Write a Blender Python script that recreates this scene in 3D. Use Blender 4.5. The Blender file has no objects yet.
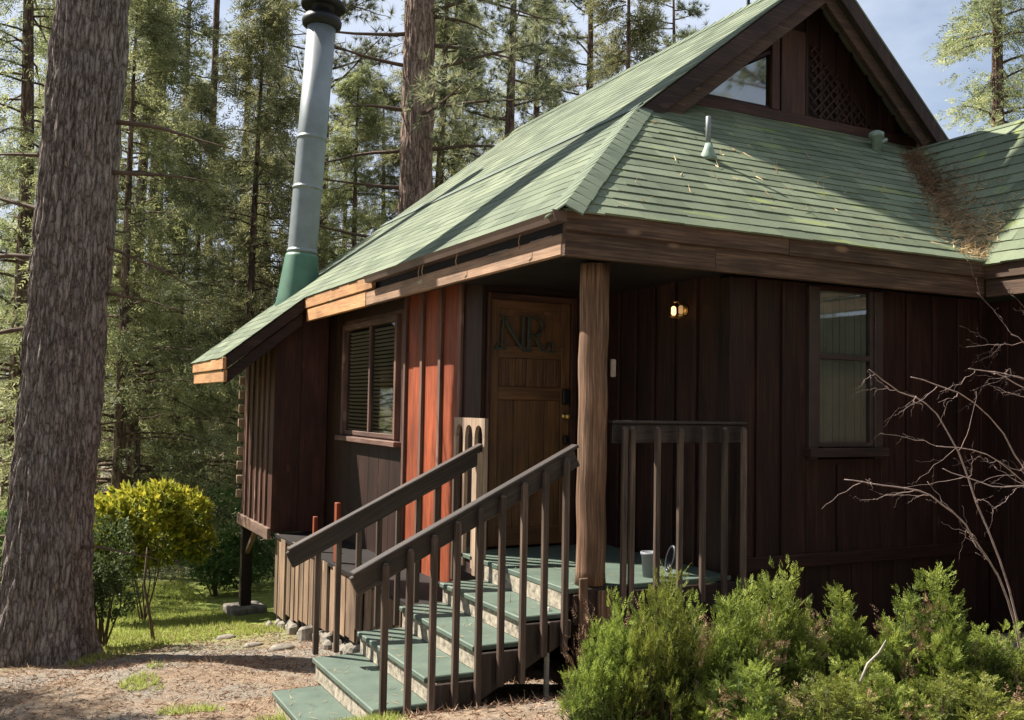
import bpy, math, random
import numpy as np
from mathutils import Vector, Matrix, noise
random.seed(7)
RS = np.random.RandomState(11)
sc = bpy.context.scene
C = sc.collection
rad = math.radians
# ------------------------------------------------------------------ camera
# z = 0 is the eye level; +X runs along the house front, +Y along its stair side
cam = bpy.data.cameras.new('camera')
co = bpy.data.objects.new('camera', cam); C.objects.link(co)
RX = Vector((0.88938741, -0.03768591, -0.4555983))
RY = Vector((-0.45679954, -0.03400721, -0.88891939))
RZ = Vector((0.01800611, 0.99871081, -0.04746049))
RM = Matrix((RX, RY, RZ))
co.matrix_world = RM.to_4x4()
cam.sensor_width = 36; cam.lens = 34.0
cam.clip_start = 0.05; cam.clip_end = 2000
sc.camera = co
FPX = 967.15
def at(px, depth):
    d = RM @ Vector(((px-512)/FPX*depth, 0, -depth))
    return d.x, d.y
# ------------------------------------------------------------------ sky, sun, exposure
SUN_TO = Vector((-.684, .729, 1.15)).normalized()
w = bpy.data.worlds.new('World'); sc.world = w; w.use_nodes = True
nt = w.node_tree; N = nt.nodes; L = nt.links
bg = N['Background']
sky = N.new('ShaderNodeTexSky'); sky.sky_type = 'NISHITA'; sky.sun_disc = False
sky.sun_elevation = math.asin(SUN_TO.z)
sky.sun_rotation = math.atan2(SUN_TO.x, SUN_TO.y)
sky.air_density = 1.0; sky.dust_density = 0.6; sky.ozone_density = 1.2
tc = N.new('ShaderNodeTexCoord')
mp = N.new('ShaderNodeMapping'); mp.inputs['Scale'].default_value = (1.0, 1.0, 2.2)
L.new(tc.outputs['Generated'], mp.inputs['Vector'])
nz = N.new('ShaderNodeTexNoise'); nz.inputs['Scale'].default_value = 1.5; nz.inputs['Detail'].default_value = 9; nz.inputs['Roughness'].default_value = .58
L.new(mp.outputs[0], nz.inputs['Vector'])
cr = N.new('ShaderNodeValToRGB'); cr.color_ramp.elements[0].position = .30; cr.color_ramp.elements[1].position = .54
L.new(nz.outputs['Fac'], cr.inputs[0])
mx = N.new('ShaderNodeMix'); mx.data_type = 'RGBA'
L.new(cr.outputs[0], mx.inputs[0]); L.new(sky.outputs[0], mx.inputs[6]); mx.inputs[7].default_value = (5.4, 6.1, 7.4, 1)
L.new(mx.outputs[2], bg.inputs['Color'])
bg.inputs['Strength'].default_value = 0.05
sl = bpy.data.lights.new('sun', 'SUN'); sl.energy = 5.0; sl.angle = rad(.53); sl.color = (1, .93, .82)
so = bpy.data.objects.new('sun', sl); C.objects.link(so)
so.rotation_euler = SUN_TO.to_track_quat('Z', 'Y').to_euler()
so.location = (-20, 20, 30)
sc.view_settings.view_transform = 'Standard'; sc.view_settings.look = 'None'
sc.view_settings.exposure = 1.42; sc.view_settings.gamma = 1
sc.render.engine = 'CYCLES'
sc.render.resolution_x = 1024; sc.render.resolution_y = 720
sc.cycles.max_bounces = 6; sc.cycles.diffuse_bounces = 2; sc.cycles.transparent_max_bounces = 8

# ------------------------------------------------------------------ helpers
def tag(o, label=None, cat=None, group=None, kind=None):
    if label: o['label'] = label
    if cat: o['category'] = cat
    if group: o['group'] = group
    if kind: o['kind'] = kind
    return o
def empty(name, loc, parent=None, label=None, cat=None, group=None):
    o = bpy.data.objects.new(name, None); C.objects.link(o); o.empty_display_size = .2
    if parent is not None:
        o.parent = parent; o['wl'] = tuple(loc)
        pl = Vector(parent.get('wl', (0, 0, 0))); o.location = Vector(loc)-pl
    else:
        o.location = loc; o['wl'] = tuple(loc)
    return tag(o, label, cat, group)
class MB:
    def __init__(s): s.v=[]; s.f=[]; s.r=[]; s.g=[]
    def add(s, vs, fs, r=None, g=None):
        b=len(s.v); r = random.random() if r is None else r
        off = Vector((random.uniform(0,50), random.uniform(0,50), random.uniform(0,50)))
        for i,p in enumerate(vs):
            s.v.append(tuple(p)); s.r.append(r)
            q = Vector(g[i]) if g else Vector(p)
            s.g.append(tuple(q+off))
        for f in fs: s.f.append(tuple(b+i for i in f))
    def obox(s, c, ax, h, r=None, taper=1.0, skew=0):
        c=Vector(c); ax=[Vector(a).normalized() for a in ax]
        order = sorted(range(3), key=lambda i:-h[i])
        vs=[];g=[]
        for sx in (-1,1):
            for sy in (-1,1):
                for sz in (-1,1):
                    l=(sx*h[0],sy*h[1],sz*h[2])
                    vs.append(c+ax[0]*l[0]+ax[1]*l[1]+ax[2]*l[2])
                    g.append((l[order[0]],l[order[1]],l[order[2]]))
        fs=[(0,1,3,2),(4,6,7,5),(0,4,5,1),(2,3,7,6),(0,2,6,4),(1,5,7,3)]
        s.add(vs,fs,r,g)
    def box(s, x0,x1,y0,y1,z0,z1,r=None):
        s.obox(((x0+x1)/2,(y0+y1)/2,(z0+z1)/2),((1,0,0),(0,1,0),(0,0,1)),(abs(x1-x0)/2,abs(y1-y0)/2,abs(z1-z0)/2),r)
    def bar(s,p,q,wd,ht,up=(0,0,1),r=None):
        p=Vector(p);q=Vector(q);a=(q-p).normalized();b=Vector(up).cross(a).normalized();c=a.cross(b)
        s.obox((p+q)/2,(a,b,c),((q-p).length/2,wd/2,ht/2),r)
    def prism(s, poly, ext, r=None):
        poly=[Vector(p) for p in poly]; ext=Vector(ext); n=len(poly)
        c=sum(poly,Vector())/n
        vs=poly+[p+ext for p in poly]
        fs=[tuple(range(n))[::-1],tuple(range(n,2*n))]+[(i,(i+1)%n,n+(i+1)%n,n+i) for i in range(n)]
        d=[max(v[k] for v in vs)-min(v[k] for v in vs) for k in range(3)]
        o=sorted(range(3),key=lambda i:-d[i])
        g=[(v[o[0]],v[o[1]],v[o[2]]) for v in vs]
        s.add(vs,fs,r,g)
    def tube(s, pts, rr, n=8, r=None, cap=True):
        pts=[Vector(p) for p in pts]; m=len(pts)
        if not hasattr(rr,'__len__'): rr=[rr]*m
        vs=[];g=[];up=Vector((.31,.17,.93)); ln=0
        for i,p in enumerate(pts):
            t=(pts[min(i+1,m-1)]-pts[max(i-1,0)]).normalized()
            if i==0:
                a=t.cross(up)
                if a.length<.1: a=t.cross(Vector((1,0,0)))
                a.normalize()
            else:
                a=(a-t*a.dot(t)).normalized(); ln+=(pts[i]-pts[i-1]).length
            b=t.cross(a)
            for k in range(n):
                th=2*math.pi*k/n
                vs.append(p+(a*math.cos(th)+b*math.sin(th))*rr[i]); g.append((ln,math.cos(th)*rr[i],math.sin(th)*rr[i]))
        fs=[(i*n+k,i*n+(k+1)%n,(i+1)*n+(k+1)%n,(i+1)*n+k) for i in range(m-1) for k in range(n)]
        if cap: fs+= [tuple(range(n))[::-1],tuple(range((m-1)*n,m*n))]
        s.add(vs,fs,r,g)
    def lathe(s, base, axis, prof, n=20, r=None):
        base=Vector(base);t=Vector(axis).normalized();a=t.cross(Vector((0,1,.01))).normalized();b=t.cross(a)
        vs=[];g=[]
        for (q,h) in prof:
            for k in range(n):
                th=2*math.pi*k/n; p=base+t*h+(a*math.cos(th)+b*math.sin(th))*q
                vs.append(p); g.append((h,math.cos(th)*q,math.sin(th)*q))
        m=len(prof)
        fs=[(i*n+k,i*n+(k+1)%n,(i+1)*n+(k+1)%n,(i+1)*n+k) for i in range(m-1) for k in range(n)]
        fs+=[tuple(range(n))[::-1],tuple(range((m-1)*n,m*n))]
        s.add(vs,fs,r,g)
    def build(s, name, mat, parent=None, bevel=0, smooth=False, weighted=False):
        return mesh_obj(name, np.array(s.v,dtype=np.float32), s.f, mat, parent, np.array(s.r,dtype=np.float32), np.array(s.g,dtype=np.float32), bevel, smooth)
def mesh_obj(name, V, F, mat, parent=None, R=None, G=None, bevel=0, smooth=False, local=False):
    me=bpy.data.meshes.new(name)
    if parent is not None and not local:
        V = V - np.array(parent.get('wl',(0,0,0)),dtype=np.float32)
    if isinstance(F, np.ndarray):
        k=F.shape[1]; me.vertices.add(len(V)); me.vertices.foreach_set('co',V.astype(np.float32).ravel())
        me.loops.add(F.size); me.loops.foreach_set('vertex_index',F.astype(np.int32).ravel())
        me.polygons.add(len(F)); me.polygons.foreach_set('loop_start',np.arange(0,F.size,k,dtype=np.int32))
        me.update(calc_edges=True)
    else:
        me.from_pydata([tuple(map(float,v)) for v in V],[],F); me.update()
    if R is not None:
        a=me.attributes.new('rnd','FLOAT','POINT'); a.data.foreach_set('value',np.asarray(R,dtype=np.float32))
    if G is not None:
        a=me.attributes.new('gc','FLOAT_VECTOR','POINT'); a.data.foreach_set('vector',np.asarray(G,dtype=np.float32).ravel())
    if smooth: me.polygons.foreach_set('use_smooth',np.ones(len(me.polygons),dtype=bool))
    me.materials.append(mat)
    o=bpy.data.objects.new(name,me); C.objects.link(o)
    if parent is not None:
        o.parent=parent; o['wl']=tuple(parent.get('wl',(0,0,0)))
    else: o['wl']=(0,0,0)
    if bevel:
        b=o.modifiers.new('bevel','BEVEL'); b.width=bevel; b.segments=1; b.limit_method='ANGLE'; b.angle_limit=rad(40)
    return o
def copy_tree(o, parent=None):
    c=o.copy(); C.objects.link(c)
    if parent is not None: c.parent=parent
    for ch in [x for x in KIDS.get(o.name,[])]:
        d=ch.copy(); C.objects.link(d); d.parent=c
    return c
KIDS={}
# ------------------------------------------------------------------ materials
def newmat(name):
    m=bpy.data.materials.new(name); m.use_nodes=True
    return m, m.node_tree.nodes, m.node_tree.links, m.node_tree.nodes['Principled BSDF']
def ramp(N,els):
    r=N.new('ShaderNodeValToRGB'); e=r.color_ramp.elements
    while len(e)<len(els): e.new(.5)
    for i,(p,c) in enumerate(els):
        e[i].position=p; e[i].color=(*c,1) if len(c)==3 else c
    return r
def attr(N,n):
    a=N.new('ShaderNodeAttribute'); a.attribute_name=n; return a
def noise_n(N,L,vec,scale,detail=4,rough=.55,sc3=None):
    if sc3:
        m=N.new('ShaderNodeMapping'); m.inputs['Scale'].default_value=sc3; L.new(vec,m.inputs[0]); vec=m.outputs[0]
    n=N.new('ShaderNodeTexNoise'); n.inputs['Scale'].default_value=scale; n.inputs['Detail'].default_value=detail; n.inputs['Roughness'].default_value=rough
    L.new(vec,n.inputs['Vector']); return n
def mix(N,L,fac,a,b,bt='MIX'):
    m=N.new('ShaderNodeMix'); m.data_type='RGBA'; m.blend_type=bt
    for s,i in ((fac,0),(a,6),(b,7)):
        if hasattr(s,'is_linked') or hasattr(s,'links'): L.new(s,m.inputs[i])
        elif i==0: m.inputs[0].default_value=s
        else: m.inputs[i].default_value=(*s,1)
    return m.outputs[2]
def bump(N,L,h,strength,dist,bs):
    b=N.new('ShaderNodeBump'); b.inputs['Strength'].default_value=strength; b.inputs['Distance'].default_value=dist
    L.new(h,b.inputs['Height']); L.new(b.outputs[0],bs.inputs['Normal']); return b
def wood(name, dark, mid, light, rough=.7, var=.5, bmp=.5, knots=True, spec=.3):
    m,N,L,bs=newmat(name)
    g=attr(N,'gc').outputs['Vector']; r=attr(N,'rnd').outputs['Fac']
    n1=noise_n(N,L,g,5,6,.6,(.5,14,14))
    n2=noise_n(N,L,g,2.2,4,.55,(.8,2.5,2.5))
    c=ramp(N,[(.3,dark),(.5,mid),(.72,light)]); L.new(n1.outputs['Fac'],c.inputs[0])
    c2=ramp(N,[(.3,(.55,.55,.55)),(.7,(1.25,1.2,1.15))]); L.new(n2.outputs['Fac'],c2.inputs[0])
    out=mix(N,L,1.0,c.outputs[0],c2.outputs[0],'MULTIPLY')
    c3=ramp(N,[(0,(1-var,)*3),(1,(1+var*.6,)*3)]); L.new(r,c3.inputs[0])
    out=mix(N,L,1.0,out,c3.outputs[0],'MULTIPLY')
    if knots:
        v=N.new('ShaderNodeTexVoronoi'); v.inputs['Scale'].default_value=1.6; v.inputs['Randomness'].default_value=1
        mp=N.new('ShaderNodeMapping'); mp.inputs['Scale'].default_value=(.9,2.6,2.6); L.new(g,mp.inputs[0]); L.new(mp.outputs[0],v.inputs['Vector'])
        kr=ramp(N,[(.06,(1,1,1)),(.12,(0,0,0))]); L.new(v.outputs['Distance'],kr.inputs[0])
        kk=ramp(N,[(0,tuple(x*.25 for x in dark)),(1,tuple(min(x*2.2,.8) for x in light))]); L.new(n2.outputs['Fac'],kk.inputs[0])
        out=mix(N,L,kr.outputs[0],out,kk.outputs[0])
    L.new(out,bs.inputs['Base Color']); bs.inputs['Roughness'].default_value=rough; bs.inputs['Specular IOR Level'].default_value=spec
    bump(N,L,n1.outputs['Fac'],bmp,.006,bs)
    return m
def plain(name,col,rough=.6,metal=0,var=.15,scale=6,spec=.4):
    m,N,L,bs=newmat(name)
    t=N.new('ShaderNodeTexCoord'); n=noise_n(N,L,t.outputs['Object'],scale,5,.6)
    c=ramp(N,[(.3,tuple(x*(1-var) for x in col)),(.7,tuple(x*(1+var) for x in col))]); L.new(n.outputs['Fac'],c.inputs[0])
    L.new(c.outputs[0],bs.inputs['Base Color']); bs.inputs['Roughness'].default_value=rough; bs.inputs['Metallic'].default_value=metal
    bs.inputs['Specular IOR Level'].default_value=spec
    bump(N,L,n.outputs['Fac'],.15,.004,bs)
    return m
M={}
M['siding']=wood('dark_stained_siding',(.013,.005,.0035),(.028,.0105,.0075),(.055,.023,.015),.6,.35)
M['redsiding']=wood('red_stained_siding',(.15,.032,.014),(.25,.058,.023),(.34,.09,.038),.6,.3)
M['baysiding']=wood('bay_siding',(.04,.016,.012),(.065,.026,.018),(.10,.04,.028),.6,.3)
M['batten']=wood('weathered_batten',(.10,.055,.04),(.16,.09,.07),(.24,.15,.12),.7,.3)
M['skirting']=wood('pale_skirting',(.13,.085,.055),(.22,.15,.10),(.32,.235,.165),.75,.35)
M['fascia']=wood('weathered_fascia',(.05,.031,.022),(.10,.062,.043),(.22,.14,.092),.7,.25,.6)
M['barge']=wood('dark_bargeboard',(.018,.011,.010),(.034,.020,.017),(.07,.04,.03),.7,.35,.5)
M['eaveboard']=wood('sun_bleached_eave',(.30,.18,.11),(.42,.27,.18),(.52,.36,.26),.65,.2)
M['freshwood']=wood('new_eave_end',(.38,.20,.09),(.5,.27,.13),(.6,.36,.2),.6,.2)
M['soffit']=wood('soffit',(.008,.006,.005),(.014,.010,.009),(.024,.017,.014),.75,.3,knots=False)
M['post']=wood('porch_post',(.055,.032,.02),(.145,.082,.05),(.30,.19,.125),.7,.2,.9)
M['rail']=wood('railing_wood',(.018,.012,.010),(.034,.023,.019),(.08,.056,.045),.5,.3,.5,knots=False,spec=.5)
M['baluster']=wood('baluster_wood',(.05,.034,.027),(.10,.07,.055),(.18,.13,.105),.6,.3,.4,knots=False)
M['palerail']=wood('bleached_railing',(.30,.21,.15),(.42,.31,.23),(.5,.4,.3),.6,.2,knots=False)
M['door']=wood('door_oak',(.09,.043,.018),(.145,.068,.029),(.21,.11,.048),.4,.12,.2,knots=False,spec=.5)
M['soot']=plain('black_iron',(.012,.012,.013),.5,.3)
M['galv']=plain('galvanised_pipe',(.20,.225,.235),.45,.2,.18,3)
M['greenmetal']=plain('green_flashing',(.065,.15,.10),.5,.1,.15,5)
M['gutter']=plain('brown_gutter',(.12,.08,.065),.45,.2,.2,4)
M['brass']=plain('brass',(.6,.38,.12),.3,.9)
M['letters']=plain('verdigris_letters',(.05,.07,.06),.45,.4,.3,30)
M['curtain']=plain('curtain',(.27,.29,.25),.9,0,.15,4)
M['blind']=plain('blind_slats',(.66,.56,.42),.6,0,.1,4)
M['frame']=plain('window_frame',(.05,.035,.03),.5,0,.2,8)
M['bareframe']=plain('pale_window_frame',(.30,.27,.24),.5,0,.15,8)
M['white']=plain('pale_paint',(.6,.57,.52),.6,0,.1,8)
M['plate']=plain('aged_plate',(.28,.22,.18),.5,0,.2,40)
M['stone']=plain('grey_stone',(.19,.17,.14),.95,0,.5,14)
M['rubber']=plain('dark_rubber',(.02,.022,.025),.4,0,.2,8)
M['greycan']=plain('grey_pot',(.20,.21,.23),.5,0,.1,8)
def mat_shingle(name,a,b,moss=False):
    m,N,L,bs=newmat(name)
    t=N.new('ShaderNodeTexCoord'); r=attr(N,'rnd').outputs['Fac']
    c=ramp(N,[(0,a),(1,b)]); L.new(r,c.inputs[0])
    n=noise_n(N,L,t.outputs['Object'],1.3,6,.65)
    c2=ramp(N,[(.3,(.72,.74,.75)),(.7,(1.2,1.17,1.08))]); L.new(n.outputs['Fac'],c2.inputs[0])
    o=mix(N,L,1.0,c.outputs[0],c2.outputs[0],'MULTIPLY')
    n3=noise_n(N,L,t.outputs['Object'],160,3,.7)
    c4=ramp(N,[(.3,(.7,.7,.7)),(.7,(1.25,1.25,1.2))]); L.new(n3.outputs['Fac'],c4.inputs[0])
    o=mix(N,L,1.0,o,c4.outputs[0],'MULTIPLY')
    if moss:
        n5=noise_n(N,L,t.outputs['Object'],1.0,5,.6,(1.2,5,5))
        c5=ramp(N,[(.60,(0,0,0)),(.72,(.75,.75,.75))]); L.new(n5.outputs['Fac'],c5.inputs[0])
        o=mix(N,L,c5.outputs[0],o,(.26,.31,.07))
    L.new(o,bs.inputs['Base Color']); bs.inputs['Roughness'].default_value=.85; bs.inputs['Specular IOR Level'].default_value=.25
    bump(N,L,n3.outputs['Fac'],.35,.003,bs)
    return m
M['shingle']=mat_shingle('green_shingle',(.095,.12,.083),(.165,.195,.14))
M['shinglemoss']=mat_shingle('green_shingle_mossy',(.11,.135,.09),(.18,.215,.15),True)
M['cap']=mat_shingle('hip_cap',(.12,.15,.11),(.15,.185,.135))
M['tread']=None
def mat_tread():
    m,N,L,bs=newmat('worn_green_paint')
    t=N.new('ShaderNodeTexCoord'); n=noise_n(N,L,t.outputs['Object'],4,6,.65); n2=noise_n(N,L,t.outputs['Object'],30,6,.75)
    c=ramp(N,[(.3,(.055,.085,.065)),(.7,(.10,.135,.105))]); L.new(n.outputs['Fac'],c.inputs[0])
    k=ramp(N,[(.60,(0,0,0)),(.70,(.8,.8,.8))]); L.new(n2.outputs['Fac'],k.inputs[0])
    k2=ramp(N,[(.45,(0,0,0)),(.62,(1,1,1))]); L.new(n.outputs['Fac'],k2.inputs[0])
    kk=mix(N,L,1.0,k.outputs[0],k2.outputs[0],'MULTIPLY')
    o=mix(N,L,kk,c.outputs[0],(.22,.19,.15))
    L.new(o,bs.inputs['Base Color']); bs.inputs['Roughness'].default_value=.6; bump(N,L,n2.outputs['Fac'],.25,.004,bs); return m
M['tread']=mat_tread()
def mat_riser():
    m,N,L,bs=newmat('weathered_plywood_riser')
    t=N.new('ShaderNodeTexCoord'); n=noise_n(N,L,t.outputs['Object'],22,6,.75)
    c=ramp(N,[(.35,(.09,.08,.07)),(.5,(.30,.26,.2)),(.7,(.48,.43,.34))]); L.new(n.outputs['Fac'],c.inputs[0])
    L.new(c.outputs[0],bs.inputs['Base Color']); bs.inputs['Roughness'].default_value=.85
    bump(N,L,n.outputs['Fac'],.4,.004,bs); return m
M['riser']=mat_riser()
def mat_glass(name,fac,tint):
    m,N,L,bs=newmat(name)
    gl=N.new('ShaderNodeBsdfGlossy'); gl.inputs['Roughness'].default_value=.03; gl.inputs['Color'].default_value=(.9,.95,.95,1)
    tr=N.new('ShaderNodeBsdfTransparent'); tr.inputs['Color'].default_value=(*tint,1)
    mx=N.new('ShaderNodeMixShader'); fr=N.new('ShaderNodeFresnel'); fr.inputs['IOR'].default_value=1.5
    a=N.new('ShaderNodeMath'); a.operation='ADD'; a.inputs[1].default_value=fac; L.new(fr.outputs[0],a.inputs[0])
    L.new(a.outputs[0],mx.inputs[0]); L.new(tr.outputs[0],mx.inputs[1]); L.new(gl.outputs[0],mx.inputs[2])
    L.new(mx.outputs[0],N['Material Output'].inputs[0]); return m
M['glass']=mat_glass('window_glass',.12,(.8,.85,.82))
M['gableglass']=mat_glass('gable_glass',.22,(.5,.55,.55))
def mat_leaf(name,a,b,c_,trans=.35,rough=.55):
    m,N,L,bs=newmat(name)
    r=attr(N,'rnd').outputs['Fac']; oi=N.new('ShaderNodeObjectInfo')
    c=ramp(N,[(0,a),(.5,b),(1,c_)]); L.new(r,c.inputs[0])
    h=N.new('ShaderNodeHueSaturation'); L.new(c.outputs[0],h.inputs['Color'])
    mr=N.new('ShaderNodeMapRange'); mr.inputs[3].default_value=.75; mr.inputs[4].default_value=1.25; L.new(oi.outputs['Random'],mr.inputs[0]); L.new(mr.outputs[0],h.inputs['Value'])
    mr2=N.new('ShaderNodeMapRange'); mr2.inputs[3].default_value=.485; mr2.inputs[4].default_value=.515; L.new(oi.outputs['Random'],mr2.inputs[0]); L.new(mr2.outputs[0],h.inputs['Hue'])
    L.new(h.outputs[0],bs.inputs['Base Color']); bs.inputs['Roughness'].default_value=rough; bs.inputs['Specular IOR Level'].default_value=.25
    tr=N.new('ShaderNodeBsdfTranslucent'); L.new(h.outputs[0],tr.inputs[0])
    mx=N.new('ShaderNodeMixShader'); mx.inputs[0].default_value=trans
    L.new(bs.outputs[0],mx.inputs[1]); L.new(tr.outputs[0],mx.inputs[2]); L.new(mx.outputs[0],N['Material Output'].inputs[0])
    return m
M['pine']=mat_leaf('pine_needles',(.08,.10,.05),(.20,.225,.12),(.38,.39,.22),.5)
M['cedar']=mat_leaf('cedar_foliage',(.055,.07,.03),(.19,.205,.09),(.41,.41,.20),.55)
M['farleaf']=mat_leaf('distant_foliage',(.10,.12,.08),(.22,.24,.16),(.36,.38,.25),.4)
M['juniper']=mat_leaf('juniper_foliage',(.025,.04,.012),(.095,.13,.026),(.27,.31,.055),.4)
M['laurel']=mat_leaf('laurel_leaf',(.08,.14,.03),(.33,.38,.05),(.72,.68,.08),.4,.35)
M['bushdark']=mat_leaf('dark_bush_leaf',(.035,.06,.02),(.07,.11,.035),(.17,.20,.08),.3)
M['softgreen']=mat_leaf('soft_green_leaf',(.06,.11,.04),(.11,.20,.06),(.2,.33,.1),.4)
M['grass']=mat_leaf('grass_blades',(.15,.17,.05),(.33,.37,.08),(.50,.50,.17),.4)
M['needle']=mat_leaf('dry_needles',(.17,.095,.055),(.36,.235,.14),(.60,.44,.26),.1,.8)
M['twig']=plain('grey_twig',(.30,.22,.195),.8,0,.3,20)
M['stem']=plain('brown_stem',(.10,.065,.045),.85,0,.3,12)
def mat_bark(name,a,b,c_,s=1.0):
    m,N,L,bs=newmat(name)
    t=N.new('ShaderNodeTexCoord'); vec=t.outputs['Object']
    mp=N.new('ShaderNodeMapping'); mp.inputs['Scale'].default_value=(11*s,11*s,1.5*s); L.new(vec,mp.inputs[0])
    n0=noise_n(N,L,vec,5*s,4,.6)
    wv=N.new('ShaderNodeVectorMath'); wv.operation='MULTIPLY_ADD'; L.new(n0.outputs['Color'],wv.inputs[0]); wv.inputs[1].default_value=(1.4,1.4,.8); L.new(mp.outputs[0],wv.inputs[2])
    v=N.new('ShaderNodeTexVoronoi'); v.feature='DISTANCE_TO_EDGE'; L.new(wv.outputs[0],v.inputs['Vector']); v.inputs['Scale'].default_value=1.3
    n=noise_n(N,L,vec,26*s,6,.7,(1,1,.25))
    c=ramp(N,[(0,a),(.12,b),(.5,c_)]); L.new(v.outputs['Distance'],c.inputs[0])
    c2=ramp(N,[(.3,(.55,.55,.55)),(.72,(1.45,1.4,1.35))]); L.new(n.outputs['Fac'],c2.inputs[0])
    o=mix(N,L,1.0,c.outputs[0],c2.outputs[0],'MULTIPLY')
    L.new(o,bs.inputs['Base Color']); bs.inputs['Roughness'].default_value=.9; bs.inputs['Specular IOR Level'].default_value=.15
    ad=N.new('ShaderNodeMath'); ad.operation='ADD'; L.new(v.outputs['Distance'],ad.inputs[0]); L.new(n.outputs['Fac'],ad.inputs[1])
    bump(N,L,ad.outputs[0],.9,.03/s,bs); return m
M['bark']=mat_bark('furrowed_bark',(.075,.058,.05),(.21,.18,.168),(.36,.32,.30),1.7)
M['barkfar']=mat_bark('far_bark',(.05,.035,.028),(.13,.09,.07),(.22,.16,.13),.7)
M['barkpale']=mat_bark('pale_bark',(.09,.06,.05),(.25,.18,.145),(.40,.31,.26),1.0)
def mat_ground():
    m,N,L,bs=newmat('forest_ground')
    t=N.new('ShaderNodeTexCoord'); vec=t.outputs['Object']
    nA=noise_n(N,L,vec,.9,6,.6); nB=noise_n(N,L,vec,14,8,.75); nC=noise_n(N,L,vec,55,4,.7)
    base=ramp(N,[(.3,(.13,.092,.066)),(.5,(.25,.185,.13)),(.7,(.40,.31,.22))]); L.new(nB.outputs['Fac'],base.inputs[0])
    grav=ramp(N,[(.35,(.10,.085,.07)),(.5,(.22,.20,.17)),(.68,(.42,.39,.34))]); L.new(nC.outputs['Fac'],grav.inputs[0])
    f=ramp(N,[(.44,(0,0,0)),(.58,(1,1,1))]); L.new(nA.outputs['Fac'],f.inputs[0])
    o=mix(N,L,f.outputs[0],base.outputs[0],grav.outputs[0])
    # grassy area behind, by distance along +Y
    sx=N.new('ShaderNodeSeparateXYZ'); L.new(vec,sx.inputs[0])
    nD=noise_n(N,L,vec,.7,5,.6)
    ad=N.new('ShaderNodeMath'); ad.operation='MULTIPLY_ADD'; L.new(nD.outputs['Fac'],ad.inputs[0]); ad.inputs[1].default_value=4.0; L.new(sx.outputs['Y'],ad.inputs[2])
    mr=N.new('ShaderNodeMapRange'); mr.inputs[1].default_value=11.8; mr.inputs[2].default_value=13.2; L.new(ad.outputs[0],mr.inputs[0])
    mr2=N.new('ShaderNodeMapRange'); mr2.inputs[1].default_value=18.5; mr2.inputs[2].default_value=22; mr2.inputs[3].default_value=1; mr2.inputs[4].default_value=0; L.new(ad.outputs[0],mr2.inputs[0])
    mm=N.new('ShaderNodeMath'); mm.operation='MULTIPLY'; L.new(mr.outputs[0],mm.inputs[0]); L.new(mr2.outputs[0],mm.inputs[1])
    gr=ramp(N,[(.3,(.13,.15,.045)),(.6,(.26,.31,.07)),(.8,(.34,.33,.15))]); L.new(nB.outputs['Fac'],gr.inputs[0])
    o=mix(N,L,mm.outputs[0],o,gr.outputs[0])
    L.new(o,bs.inputs['Base Color']); bs.inputs['Roughness'].default_value=.95; bs.inputs['Specular IOR Level'].default_value=.1
    ad2=N.new('ShaderNodeMath'); ad2.operation='ADD'; L.new(nB.outputs['Fac'],ad2.inputs[0]); L.new(nC.outputs['Fac'],ad2.inputs[1])
    bump(N,L,ad2.outputs[0],.8,.03,bs); return m
M['ground']=mat_ground()

# ------------------------------------------------------------------ ground
def smooth(a,b,t):
    t=min(1,max(0,(t-a)/(b-a))); return t*t*(3-2*t)
def gz(x,y):
    z=-1.62-.43*smooth(4.5,6.3,y)-.115*max(0,min(y-6.3,8))
    z-= .02*max(0,min(y-14,25))
    if y<4.5: z+=0
    z+= .035*(noise.noise(Vector((x*.9,y*.9,0)))) + .10*noise.noise(Vector((x*.16,y*.16,3)))*smooth(8,20,math.hypot(x,y))
    z+= .012*noise.noise(Vector((x*6,y*6,1)))
    # low mound of earth beside the path
    z+= .10*math.exp(-((x-1.15)**2/.5+(y-8.6)**2/.25))
    return z
def ground():
    def axis(lo,hi,a,b,fine):
        pts=[a]; 
        while pts[-1]<b: pts.append(pts[-1]+fine)
        st=fine
        while pts[-1]<hi: st*=1.16; pts.append(pts[-1]+st)
        st=fine
        while pts[0]>lo: st*=1.16; pts.insert(0,pts[0]-st)
        return pts
    xs=axis(-400,500,-1.5,6,.07); ys=axis(-300,700,3,13.5,.07)
    V=np.array([(x,y,gz(x,y)) for y in ys for x in xs],dtype=np.float32)
    nx=len(xs); i=np.arange(nx-1)[None,:]+np.arange(len(ys)-1)[:,None]*nx; i=i.ravel()
    F=np.stack([i,i+1,i+nx+1,i+nx],1)
    tag(mesh_obj('ground',V,F,M['ground'],smooth=True),kind='structure')
ground()

# ------------------------------------------------------------------ the cabin
DECK=-1.17; PIT=.8; EZ=1.27; PX=3.055; FY=5.25; RAKEY=6.957; RX_=7.0; RZ_=EZ+PIT*(RX_-PX)
FARY=13.5
cabin=empty('cabin',(4.5,7.5,-2.1),label='dark brown board-and-batten cabin with green shingled roof, corner porch and outside stairs',cat='cabin')
def roofP(x): return EZ+PIT*(x-PX)
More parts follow.
